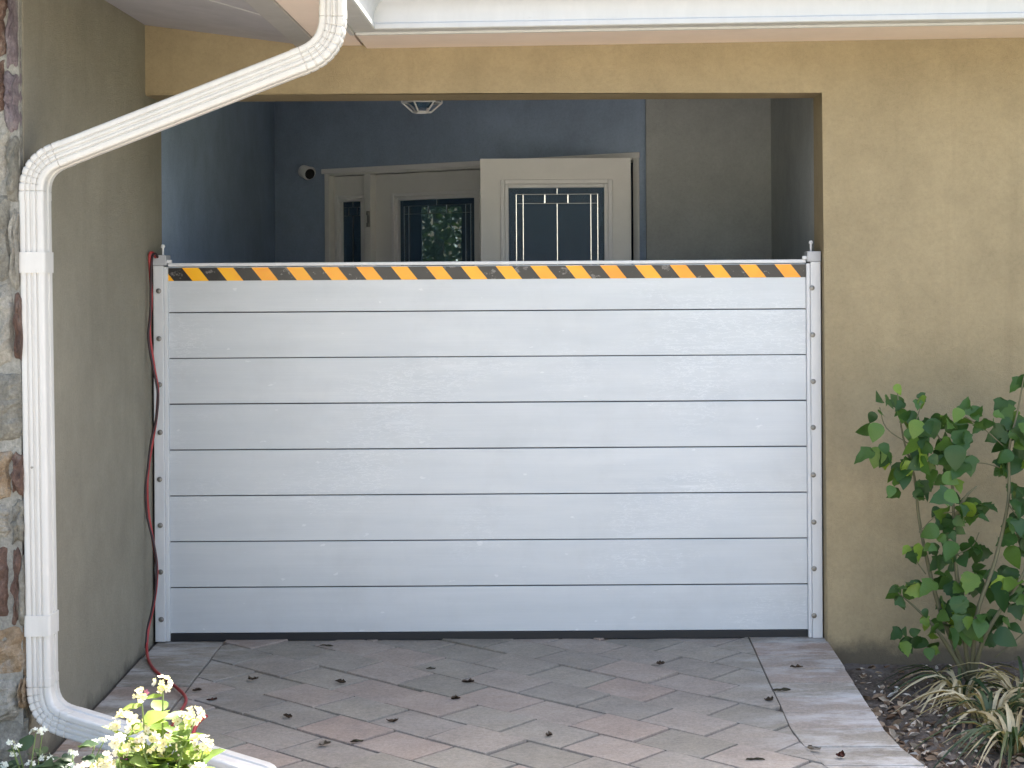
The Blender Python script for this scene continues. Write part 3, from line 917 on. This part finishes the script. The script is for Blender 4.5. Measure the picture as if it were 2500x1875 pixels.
bm = bmesh.new(); lathe(bm, [(.035, 2.4), (.075, 2.43), (.075, 2.46), (.035, 2.49)], (lx, ly, 0), seg=6); O('glass_shade', bm, M['glass'], lan)

# ---------------------------------------------------------------- hose on the left post
def path_at(px, py, d):                                     # picture position at a given distance from the camera -> metres
    X, Y = px - 1200, py - 600; s = .0061
    return Vector(((X - Y * s) / 3820 * d, d + CAM_Y, CAM_Z - (Y + X * s) / 3820 * d))


hs = empty('hose', (-1.72, -.1, 0), 'thin red hose hanging down along the left post and trailing over the pavers', 'hose')
red = [(336, 556, 7.55), (330, 546, 7.52), (323, 552, 7.50), (325, 600, 7.5), (327, 650, 7.5), (323, 705, 7.48), (326, 745, 7.47), (334, 800, 7.46), (341, 845, 7.46), (338, 900, 7.46), (330, 950, 7.46), (322, 1000, 7.45), (318, 1050, 7.44),
       (321, 1110, 7.44), (330, 1165, 7.43), (338, 1215, 7.42), (338, 1260, 7.41), (331, 1310, 7.40), (321, 1355, 7.38), (317, 1400, 7.33), (322, 1440, 7.22), (338, 1472, 7.05)]
P = [path_at(*a) for a in red]
for p in P: p.z = max(p.z, gz(p.y) + .008)
P += [Vector((-1.50, -.74, gz(-.74) + .012)), Vector((-1.40, -.95, gz(-.95) + .012)), Vector((-1.38, -1.15, gz(-1.15) + .011)), Vector((-1.36, -1.5, gz(-1.5) + .012)), Vector((-1.25, -1.75, .05)), Vector((-1.13, -1.93, .150)), Vector((-1.14, -2.05, .145)), Vector((-1.17, -2.14, .02)), Vector((-1.3, -2.5, -.06)), Vector((-1.6, -2.9, -.07))]
bm = bmesh.new(); tube(bm, smooth_path(P, 6), .0062, 8); O('red_hose', bm, M['hose'], hs, smooth=True)
blk = [(340, 556, 7.55), (334, 548, 7.53), (328, 560, 7.51), (329, 620, 7.5), (330, 680, 7.49), (325, 730, 7.48), (331, 790, 7.47), (339, 850, 7.47), (335, 905, 7.47), (326, 955, 7.47), (323, 1010, 7.46), (320, 1060, 7.45), (323, 1115, 7.45), (333, 1170, 7.44), (337, 1215, 7.43),
       (334, 1265, 7.42), (327, 1315, 7.41), (319, 1360, 7.39), (318, 1400, 7.35)]
bm = bmesh.new(); tube(bm, smooth_path([path_at(x - 1.5 + 4 * math.sin(y * .016), y, d - .015) for x, y, d in blk], 6), .0052, 7); O('dark_cable', bm, M['dark_hose'], hs, smooth=True)

# ---------------------------------------------------------------- plants
def leaf_mesh(name, half, mat, fold=.22, droop=.25, ribs=4):
    """half outline [(x,y)] from base to tip, mirrored about the midrib; folded and drooping"""
    bm = bmesh.new()
    def z(x, y): return abs(x) * fold - droop * y * y + .03 * math.sin(y * 9 + x * 11)
    midv = [bm.verts.new((0, y, z(0, y))) for _, y in half]
    for s in (1, -1):
        e = [mv if x == 0 else bm.verts.new((s * x, y, z(x, y))) for (x, y), mv in zip(half, midv)]
        for i in range(len(half) - 1):
            q = [midv[i], e[i], e[i + 1], midv[i + 1]]; q2 = []
            for v in q:
                if v not in q2: q2.append(v)
            if len(q2) >= 3: bm.faces.new(q2 if s > 0 else q2[::-1])
    me = bpy.data.meshes.new(name); bm.to_mesh(me); bm.free(); me.materials.append(mat)
    for p in me.polygons: p.use_smooth = True
    return me


OV = [(0, 0), (.20, .03), (.36, .14), (.43, .30), (.40, .47), (.30, .66), (.16, .84), (0, 1)]
TRI = [(0, 0), (.22, -.03), (.40, .10), (.52, .33), (.36, .42), (.30, .55), (.24, .74), (.10, .88), (0, 1.02)]
SER = [(0, 0), (.25, .02), (.40, .16), (.38, .22), (.47, .34), (.40, .42), (.42, .54), (.28, .62), (.27, .74), (.12, .84), (0, 1)]
LAN = [(0, 0), (.10, .12), (.17, .35), (.18, .55), (.12, .8), (0, 1)]


def orient(p, facing, tip, size):
    """y axis towards tip, z axis as near to facing as it can be"""
    y = Vector(tip).normalized(); z = Vector(facing); z = (z - y * z.dot(y)).normalized(); x = y.cross(z)
    return Matrix.Translation(p) @ Matrix((x, y, z)).transposed().to_4x4() @ Matrix.Scale(size, 4)


g3 = lambda s: Vector((random.gauss(0, s), random.gauss(0, s), random.gauss(0, s)))
shrub = empty('leafy_shrub', (1.72, -.55, -.1), 'leafy green shrub with upright stems growing against the tan wall', 'shrub')
lm = [leaf_mesh('leaf_' + str(i), h, M['shrub_leaf'], f, dp) for i, (h, f, dp) in enumerate([(OV, .2, .2), (TRI, .15, .3), (SER, .25, .25), (OV, .05, .45), (TRI, .3, .1)])]
base = Vector((1.66, -.5, -.1))
stems = [[(2035, 1330, 7.08), (2005, 1220, 7.1), (1985, 1120, 7.12), (1975, 1030, 7.12), (1950, 940, 7.12), (1938, 845, 7.12)],
         [(2075, 1320, 7.05), (2062, 1180, 7.05), (2058, 1060, 7.05), (2045, 980, 7.06), (2020, 930, 7.06)],
         [(2110, 1330, 7.0), (2150, 1210, 7.0), (2178, 1080, 7.02), (2180, 970, 7.02), (2198, 890, 7.03), (2212, 812, 7.03)],
         [(2030, 1370, 7.02), (1985, 1320, 7.05), (1940, 1280, 7.06)],
         [(2130, 1370, 7.0), (2220, 1220, 6.98), (2262, 1050, 7.0), (2270, 900, 7.0)],
         [(2060, 1130, 7.05), (2085, 1075, 7.0), (2110, 1050, 7.0)]]
for s in stems:
    pts = ([base] if s[0][1] > 1250 else []) + [path_at(*a) for a in s]
    bm = bmesh.new(); tube(bm, smooth_path(pts, 5), lambda t: .008 * (1 - t) + .0025, 6); O('stem', bm, M['stem'], shrub, smooth=True)
tw = [[(1965, 960), (1915, 925), (1900, 880)], [(1975, 920), (1985, 890), (1988, 870)], [(2180, 975), (2130, 930), (2085, 900)], [(2060, 1000), (2120, 1000), (2160, 1010)], [(1985, 1150), (2030, 1110), (2090, 1110)],
      [(2178, 1090), (2215, 1140), (2240, 1180)], [(2062, 1200), (2100, 1180), (2115, 1150)], [(2000, 1240), (1975, 1205), (1968, 1180)], [(2150, 1420), (2185, 1390), (2230, 1350)]]
for s in tw:
    bm = bmesh.new(); tube(bm, smooth_path([path_at(x, y, 7.04) for x, y in s], 4), .0024, 5); O('twig', bm, M['stem'], shrub, smooth=True)
clusters = [(1935, 838, 3, 1, 26), (1983, 868, 8, 2, 46), (1950, 880, 16, 3, 42), (1905, 872, 12, 3, 44), (1893, 915, 16, 3, 46), (1955, 925, 26, 5, 50), (2000, 935, 32, 8, 54), (2055, 950, 34, 9, 56), (1905, 985, 18, 4, 56), (1945, 1012, 24, 6, 52),
            (2010, 1000, 30, 8, 50), (1935, 1055, 14, 2, 40), (2060, 1000, 30, 6, 52), (1995, 1065, 20, 5, 44), (2045, 1060, 24, 5, 46), (2090, 905, 24, 5, 40), (2130, 925, 16, 3, 38), (2170, 900, 26, 5, 50), (2203, 830, 12, 2, 42), (2190, 940, 28, 8, 52),
            (2195, 1005, 28, 7, 52), (2195, 1075, 24, 6, 50), (2170, 1010, 20, 4, 40), (2060, 1110, 32, 7, 52), (2110, 1110, 26, 6, 52), (2040, 1165, 22, 5, 44), (1975, 1195, 14, 4, 40), (2060, 1210, 28, 7, 50), (2100, 1185, 16, 4, 50), (2010, 1185, 14, 3, 40),
            (1935, 1290, 16, 4, 48), (1975, 1280, 18, 4, 42), (2050, 1280, 34, 9, 56), (2105, 1270, 34, 8, 54), (2165, 1265, 34, 8, 54), (2010, 1345, 24, 6, 46), (1960, 1385, 22, 5, 44), (2060, 1350, 34, 9, 52), (2110, 1340, 30, 7, 52), (2155, 1360, 28, 8, 54),
            (2200, 1180, 28, 8, 50), (2205, 1300, 24, 6, 50), (2240, 1000, 26, 8, 52), (2250, 1120, 30, 8, 52), (2250, 1250, 28, 6, 52), (2010, 1395, 20, 4, 40), (2180, 1130, 18, 4, 44)]
nl = 0
for (px, py, r, n, sz) in clusters:
    for k in range(n):
        if nl >= 299: break
        a = random.random() * 6.283; q = r * math.sqrt(random.random())
        p = path_at(px + q * math.cos(a), py + q * math.sin(a) - sz * .25, 7.03 + random.gauss(0, .05))
        p.y = min(p.y, -.19)
        tip = Vector((random.gauss(0, .8), -.35 + random.gauss(0, .5), -.65 + random.gauss(0, .55)))
        fc = Vector((random.gauss(0, .8), -1, .4 + random.gauss(0, .7)))
        link('leaf', random.choice(lm), shrub, orient(p, fc, tip, sz / 545 * random.uniform(.5, 1.0))); nl += 1


bm = bmesh.new()
for (px, py, r, n, sz) in clusters:
    for k in range(int(n * .55)):
        a = random.random() * 6.283; q = r * 1.15 * math.sqrt(random.random())
        p = path_at(px + q * math.cos(a), py + q * math.sin(a) - sz * .2, 7.12 + random.gauss(0, .06)); p.y = min(p.y, -.16)
        me = random.choice(lm); b0 = len(bm.verts); bm.from_mesh(me); bm.verts.ensure_lookup_table()
        m_ = orient(p, Vector((random.gauss(0, .9), -1, .4 + random.gauss(0, .8))), Vector((random.gauss(0, .8), -.3, -.6 + random.gauss(0, .6))), sz / 545 * random.uniform(.45, .9))
        for v in bm.verts[b0:]: v.co = m_ @ v.co
M['back_leaf'] = leafmat('back_leaf', [(0, (.036, .085, .022)), (1, (.06, .125, .028))])
nt = M['back_leaf'].node_tree
isl = nt.nodes.new('ShaderNodeNewGeometry')
for nd in nt.nodes:
    if nd.type == 'VALTORGB' and nd.inputs[0].links and nd.inputs[0].links[0].from_node.type == 'OBJECT_INFO': nt.links.new(isl.outputs['Random Per Island'], nd.inputs[0])
me = bpy.data.meshes.new('foliage'); bm.to_mesh(me); bm.free(); me.materials.append(M['back_leaf'])
o = link('foliage', me, shrub); o['kind'] = 'stuff'

def blade(bm, p, dirv, length, width, arch, seg=7, twist=0):
    """one arching grass blade as a folded strip"""
    d = Vector(dirv).normalized(); up = Vector((0, 0, 1)); side = d.cross(up).normalized(); L = []
    for i in range(seg + 1):
        t = i / seg; w = width * (1 - t ** 2.2) * (.7 + .6 * min(1, t * 3)) * .5 + .0003
        h = length * (1.2 * t - arch * t * t * 1.0)
        c = p + d * (length * t * (.22 + .5 * arch * t)) + up * h
        s = (side * math.cos(twist * t) + up * math.sin(twist * t))
        L.append((bm.verts.new(c - s * w), bm.verts.new(c - up * w * .5), bm.verts.new(c + s * w)))
    for A, B in zip(L, L[1:]):
        bm.faces.new((A[0], A[1], B[1], B[0])); bm.faces.new((A[1], A[2], B[2], B[1]))


def clump(px, py, d, n, length, label, straw=.6, spread=.06):
    p0 = path_at(px, py, d); p0.z = bedz(p0.x, p0.y)
    t = empty('grass_clump', p0, label, 'ornamental grass', 'grass clumps in the bed')
    for k in range(n):
        a = random.random() * 6.283; q = spread * math.sqrt(random.random())
        bm = bmesh.new(); dv = (math.cos(a) + random.gauss(0, .2), math.sin(a) + random.gauss(0, .2), 0)
        blade(bm, p0 + Vector((q * math.cos(a), q * math.sin(a), -.01)), dv, length * random.uniform(.6, 1.15), random.uniform(.009, .016), random.uniform(.9, 1.5), 7, random.uniform(-1, 1))
        O('blade', bm, M['straw'] if random.random() < straw else M['green_blade'], t, smooth=True)


clump(2075, 1480, 6.95, 40, .36, 'mostly dry grass clump with straw blades at the foot of the shrub', .65)
clump(2140, 1550, 6.6, 55, .38, 'half green half straw grass clump in front of the shrub', .6)
clump(2190, 1640, 6.25, 70, .38, 'dense dry grass clump at the corner of the bed nearest the driveway end', .5)
clump(2210, 1500, 6.85, 50, .40, 'tall straw grass clump beside the shrub at the edge of the view', .7)

# leaf litter on the bed: nobody could count it
bm = bmesh.new()
for k in range(2300):
    y = -.15 - 2.9 * random.random() ** .8; x = 1.17 + flare(y) + abs(random.gauss(0, .5)) + .0
    if x > 3.2: continue
    p = Vector((x, y, bedz(x, y) + random.uniform(.0, .014))); a = random.random() * 6.283; s = random.uniform(.006, .022) * (1.25 if y < -.6 else .8)
    m_ = Matrix.Translation(p) @ Matrix.Rotation(a, 4, 'Z') @ Matrix.Rotation(random.gauss(0, .45), 4, 'X') @ Matrix.Rotation(random.gauss(0, .45), 4, 'Y')
    c = random.uniform(.1, .5) * s; w = random.uniform(.35, .7)
    vs = [bm.verts.new(m_ @ Vector(q)) for q in ((0, -s, c * .5), (s * w, -s * .2, c), (s * w * .7, s * .5, c), (0, s, 0), (-s * w * .8, s * .4, c), (-s * w, -s * .3, c), (0, 0, -c * .3))]
    for i in range(6): bm.faces.new((vs[6], vs[i], vs[(i + 1) % 6]))


def litter():
    m = Mat('leaf_litter', (.3, .22, .14), .85)
    m.color(m.ramp(m.n('ShaderNodeNewGeometry').outputs['Random Per Island'], [(0, (.08, .05, .032)), (.25, (.17, .10, .055)), (.5, (.29, .20, .125)), (.72, (.44, .35, .25)), (.9, (.58, .50, .40)), (1, (.66, .62, .55))]))
    return m.m


M['litter'] = litter()
me = bpy.data.meshes.new('leaf_litter'); bm.to_mesh(me); bm.free(); me.materials.append(M['litter'])
lit = link('leaf_litter', me, None); tag(lit, 'dry leaf litter strewn over the dark soil of the bed', 'leaf litter', kind='stuff')

# fallen leaves and twigs on the pavers
def ground_at(px, py):
    Y = (py - 600) + (px - 1200) * .0061; X = (px - 1200) - (py - 600) * .0061
    d = (CAM_Z - .035 * CAM_Y) / (Y / 3820 + .035); return Vector((X / 3820 * d, d + CAM_Y, 0))


def debris(name, px, py, L, Wd, ang, curl, mat, label, cat='leaf', n=7):
    p = ground_at(px, py); p.z = gz(p.y) + .002
    L *= random.uniform(.6, 1.0); Wd *= random.uniform(.7, 1.1)
    bm = bmesh.new(); rows = []
    for i in range(n + 1):
        t = i / n; w = Wd * math.sin(math.pi * (.04 + .80 * t ** .8)) ** .8 * .45 * random.uniform(.8, 1.15)
        w *= random.uniform(.55, 1.4); x = (t - .5) * L + random.uniform(-.05, .05) * L; lift = curl * L * .5 * (2 * t - 1) ** 2 + random.uniform(0, .05) * L
        yb = .12 * L * math.sin(t * 3.1)
        rows.append([bm.verts.new((x, yb - w, lift + w * random.uniform(.2, 1.3) + .002)), bm.verts.new((x, yb, lift + .0005)), bm.verts.new((x, yb + w, lift + w * random.uniform(.3, 1.4) + .002))])
    for A, B in zip(rows, rows[1:]):
        for j in (0, 1): bm.faces.new((A[j], A[j + 1], B[j + 1], B[j]))
    bmesh.ops.solidify(bm, geom=bm.faces[:], thickness=.0012)
    bm.transform(Matrix.Translation(p) @ Matrix.Rotation(ang, 4, 'Z'))
    tag(O(name, bm, M[mat], smooth=True), label, cat, 'litter fallen on the pavers')


D = debris
D('fallen_leaf', 547, 1471, .05, .03, .3, .3, 'brown_leaf', 'curled brown leaf on the pavers, the one nearest the left border')
D('fallen_leaf', 735, 1478, .07, .03, -.6, .2, 'brown_leaf', 'long crumpled brown leaf on the pavers, second from the left border')
D('fallen_leaf', 622, 1553, .055, .03, -.5, .4, 'brown_leaf', 'dark curled leaf on the pavers between the flowers and the gate')
D('fallen_leaf', 848, 1562, .05, .022, .1, .45, 'brown_leaf', 'thin arched leaf on the pavers below the middle of the gate')
D('twig', 930, 1447, .06, .012, -.2, .1, 'twig', 'short dark twig lying close under the gate', 'twig')
D('twig', 705, 1398, .09, .011, -.35, .05, 'twig', 'longest thin twig right at the foot of the gate', 'twig')
D('fallen_leaf', 1010, 1477, .06, .02, -.15, .2, 'brown_leaf', 'flat narrow brown leaf along a joint under the gate centre')
D('fallen_leaf', 985, 1513, .05, .022, .3, .2, 'brown_leaf', 'small dark leaf in a joint, just nearer than the narrow leaf')
D('fallen_leaf', 1427, 1438, .035, .03, .2, .4, 'brown_leaf', 'small cupped leaf close under the right half of the gate')
D('fallen_leaf', 1187, 1592, .03, .022, .8, .2, 'brown_leaf', 'tiny brown leaf fragment at the middle of the driveway')
D('fallen_leaf', 1815, 1638, .055, .026, -.5, .35, 'red_leaf', 'reddish brown curled leaf on the right border pavers')
D('twig', 1632, 1645, .09, .018, .05, .03, 'twig', 'greenish twig lying on the nearest right pavers', 'twig')
D('fallen_leaf', 1758, 1623, .05, .035, -.2, .3, 'pale_leaf', 'pale dry leaf on the joint beside the right border')
D('fallen_leaf', 1660, 1516, .045, .026, -.3, .3, 'brown_leaf', 'dark leaf with turned up ends beside the right border')
D('fallen_leaf', 458, 1515, .07, .022, .25, .15, 'red_leaf', 'rust red curved leaf on the left border pavers')
D('fallen_leaf', 700, 1612, .05, .03, .4, .2, 'pale_leaf', 'pale grey leaf on the pavers right of the flowers')
D('fallen_leaf', 770, 1606, .05, .016, .15, .1, 'twig', 'thin olive leaf beside the pale grey one')
D('fallen_leaf', 1720, 1444, .05, .02, 0, .1, 'brown_leaf', 'brown leaf on the right border just in front of the post')
D('fallen_leaf', 1687, 1495, .08, .014, 0, .05, 'twig', 'long straight twig across the right border', 'twig')
D('fallen_leaf', 425, 1495, .05, .02, .2, .2, 'brown_leaf', 'small dark leaf on the left border near the hose')

# flowering plant in the sun
def petal_flower(name, mats, n=5, r=.5, cup=.35):
    bm = bmesh.new()
    for k in range(n):
        a = 2 * math.pi * k / n; c, s = math.cos(a), math.sin(a)
        pts = [(.06, -.06, 0), (.30 * r * 2, -.2, cup * .4), (.5 * r * 2, -.12, cup * .75), (.52 * r * 2, .12, cup * .75), (.30 * r * 2, .2, cup * .4), (.06, .06, 0)]
        vs = [bm.verts.new((x * c - y * s, x * s + y * c, z)) for x, y, z in pts]
        f = bm.faces.new(vs); f.smooth = True
    ctr = [bm.verts.new((.09 * math.cos(q), .09 * math.sin(q), .05)) for q in [k * 1.0472 for k in range(6)]]
    f = bm.faces.new(ctr); f.material_index = 1
    me = bpy.data.meshes.new(name); bm.to_mesh(me); bm.free()
    for m_ in mats: me.materials.append(m_)
    return me


ctr_m = Mat('flower_centre', (.45, .34, .10), .7).m
fl = [petal_flower('flower_a', (M['petal'], ctr_m)), petal_flower('flower_b', (M['petal'], ctr_m), 6, .42, .5), petal_flower('flower_c', (M['petal'], ctr_m), 5, .5, .15)]
fl_dark = petal_flower('flower_d', (M['petal_dark'], ctr_m), 5, .5, .5)
lfl = [leaf_mesh('flower_leaf_' + str(i), LAN if i else OV, M['flower_leaf'], .2, dp) for i, dp in enumerate((.2, .35, .1))]
FD = 4.62
fp0 = Vector((-1.03, FD + CAM_Y, gz(-3) - .0))
plant = empty('flowering_plant', fp0, 'sunlit bushy plant with clusters of pale pink and cream flowers beside the outlet', 'flowering plant')
heads = [(352, 1478, 24), (306, 1502, 20), (270, 1565, 34), (300, 1580, 30), (420, 1548, 26), (395, 1560, 26), (440, 1608, 26), (360, 1610, 30), (385, 1590, 26), (255, 1610, 30), (290, 1630, 34), (345, 1640, 30), (400, 1640, 30), (225, 1650, 28),
         (320, 1600, 28), (270, 1665, 30), (180, 1668, 26), (430, 1665, 22), (330, 1690, 30), (385, 1690, 30), (240, 1700, 30), (200, 1710, 28)]
for (px, py, r) in heads:
    d = FD + random.uniform(-.1, .1); top = path_at(px, py, d)
    foot = fp0 + Vector((random.uniform(-.06, .06), random.uniform(-.06, .06), 0))
    m1 = foot.lerp(top, .5) + Vector((0, 0, .04)) + (top - fp0) * .08
    bm = bmesh.new(); tube(bm, smooth_path([foot, m1, top - Vector((0, 0, .012))], 5), lambda t: .0035 * (1 - t) + .0018, 5); O('stem', bm, M['green_stem'], plant, smooth=True)
    R_ = r * 1.05 / 827
    for k in range(11):
        v = Vector((random.gauss(0, 1), random.gauss(0, 1), random.gauss(0, .8) + .35)).normalized()
        me = fl_dark if random.random() < .03 else random.choice(fl)
        link('flower', me, plant, orient(top + v * R_ * .62, v + Vector((0, -.35, .25)), v.orthogonal() + g3(.3), R_ * random.uniform(.55, .8)))
    for k in range(16):
        t = random.uniform(.3, .95); p = foot.lerp(m1, t * 2) if t < .5 else m1.lerp(top, t * 2 - 1)
        a = random.random() * 6.283; tip = Vector((math.cos(a), math.sin(a) * .8, random.uniform(-.1, .7)))
        link('leaf', random.choice(lfl), plant, orient(p, Vector((0, -.4, 1)) + g3(.25), tip, random.uniform(.045, .075)))

# white alyssum under the downspout
wl = [petal_flower('white_flower', (M['white_petal'], M['white_petal']), 4, .5, .1)]
adl = [leaf_mesh('alyssum_leaf_' + str(i), OV if i else LAN, M['dull_leaf'], .15, .3) for i in range(2)]


def alyssum(px, py, d, hs_, label, nleaf):
    g0 = path_at(px, py, d); b_ = Vector((g0.x, g0.y, gz(g0.y)))
    t = empty('alyssum', b_, label, 'flowering plant', 'white flowered plants under the downspout')
    for (qx, qy, r) in hs_:
        top = path_at(qx, qy, d + random.uniform(-.05, .05)); f = b_ + Vector((random.uniform(-.04, .04), random.uniform(-.04, .04), 0))
        bm = bmesh.new(); tube(bm, smooth_path([f, f.lerp(top, .55) + Vector((0, 0, .02)), top], 4), .0018, 5); O('stem', bm, M['green_stem'], t, smooth=True)
        R_ = r / 715
        for k in range(max(3, int(r * .7))):
            v = Vector((random.gauss(0, 1), random.gauss(0, .8), abs(random.gauss(0, .7)))).normalized()
            link('flower', wl[0], t, orient(top + v * R_ * .75, v + Vector((0, -.6, .3)), v.orthogonal() + g3(.3), .0165 * random.uniform(.8, 1.1)))
    for k in range(nleaf):
        a = random.random() * 6.283; q = random.random() ** .6
        p = b_ + Vector((math.cos(a) * .13 * q, math.sin(a) * .10 * q, random.uniform(.02, .24) * (1.1 - q * .6)))
        link('leaf', random.choice(adl), t, orient(p, Vector((math.cos(a) * .5, -.5, 1)) + g3(.3), Vector((math.cos(a), math.sin(a), random.uniform(-.2, .5))), random.uniform(.035, .065)))


alyssum(75, 1640, 5.35, [(78, 1584, 16), (92, 1582, 12), (24, 1606, 9), (38, 1614, 8), (30, 1630, 8), (100, 1640, 17), (65, 1652, 10), (8, 1655, 10)], 'low plant with white flower clusters at the foot of the stone corner', 130)
alyssum(165, 1650, 5.3, [(157, 1627, 10), (205, 1608, 13), (225, 1600, 14), (190, 1640, 8), (150, 1658, 10)], 'low plant with few white flowers just under the outlet pipe', 110)

# ---------------------------------------------------------------- unseen greenery, added across the street for the door glass to mirror
bm = bmesh.new()
for k in range(5200):
    x = random.uniform(-40, 40); top = 3.9 + 1.4 * noise.noise(Vector((x * .23, 3, 1))); z = -.6 + (top + .6) * random.random() ** .8
    m_ = orient(Vector((x, -46 + random.gauss(0, .9), z)), Vector((0, 1, .3)) + g3(.5), g3(1), random.uniform(.5, 1.1))
    bm.faces.new([bm.verts.new(m_ @ Vector(q)) for q in ((0, 0, 0), (.4, .4, .05), (0, 1, -.1), (-.4, .4, .05))])
me = bpy.data.meshes.new('reflection_trees'); bm.to_mesh(me); bm.free(); me.materials.append(M['shrub_leaf'])
tl = link('reflection_trees', me, None); tag(tl, 'unseen green trees added across the street as a dark reflection', 'trees', kind='stuff')

# ---------------------------------------------------------------- unseen house, added across the street to bounce fill light this way
nh = empty('bounce_light_house', (0, -34, -.6), 'long pale unseen house added across the street to bounce light', 'house')
bm = bmesh.new(); box(bm, -17, 17, -42, -32, -.8, 5.4); O('wall', bm, M['pale_stucco'], nh)
bm = bmesh.new(); prism(bm, [(-31.3, 5.35), (-37, 7.6), (-42.7, 5.35), (-42.7, 5.5), (-37, 7.8), (-31.3, 5.5)], 'x', -17.8, 17.8); O('roof', bm, M['roof'], nh)
for x in (-13, -8.5, 3.5, 8, 12.5):
    for z in (.7, 3.3):
        bm = bmesh.new(); frame_bm(bm, x - .8, x + .8, z, z + 1.4, .09, -32.0, -31.95, lambda c: c); w_ = O('window', bm, M['gutter'], nh)
        bm = bmesh.new(); box(bm, x - .71, x + .71, -31.995, -31.985, z + .09, z + 1.31); O('pane', bm, M['cam_black'], w_)
bm = bmesh.new(); box(bm, -1, .1, -31.99, -31.93, -.5, 1.7, .01); O('door', bm, M['stone_rust'], nh)

# ---------------------------------------------------------------- garden behind the house, seen through the door glass
tree = empty('garden_tree', (-1.1, 9.5, -.17), 'sunlit leafy tree seen through the glass of the closed door', 'tree')
bm = bmesh.new(); tube(bm, [(-1.1, 9.5, -.2), (-1.05, 9.5, 1.0), (-1.15, 9.55, 2.2)], lambda t: .09 - .05 * t, 8); O('trunk', bm, M['stem'], tree, smooth=True)
bm = bmesh.new()
for k in range(5200):
    v = g3(1).normalized() * random.random() ** .4; p = Vector((-1.1, 9.5, 2.0)) + Vector((v.x * 1.6, v.y * 1.2, v.z * 1.5))
    m_ = orient(p, g3(1), g3(1), random.uniform(.06, .11)); vs = [bm.verts.new(m_ @ Vector(q)) for q in ((0, 0, 0), (.4, .4, .05), (0, 1, -.1), (-.4, .4, .05))]
    bm.faces.new(vs)
me = bpy.data.meshes.new('crown'); bm.to_mesh(me); bm.free(); me.materials.append(M['dull_leaf'])
link('crown', me, tree)
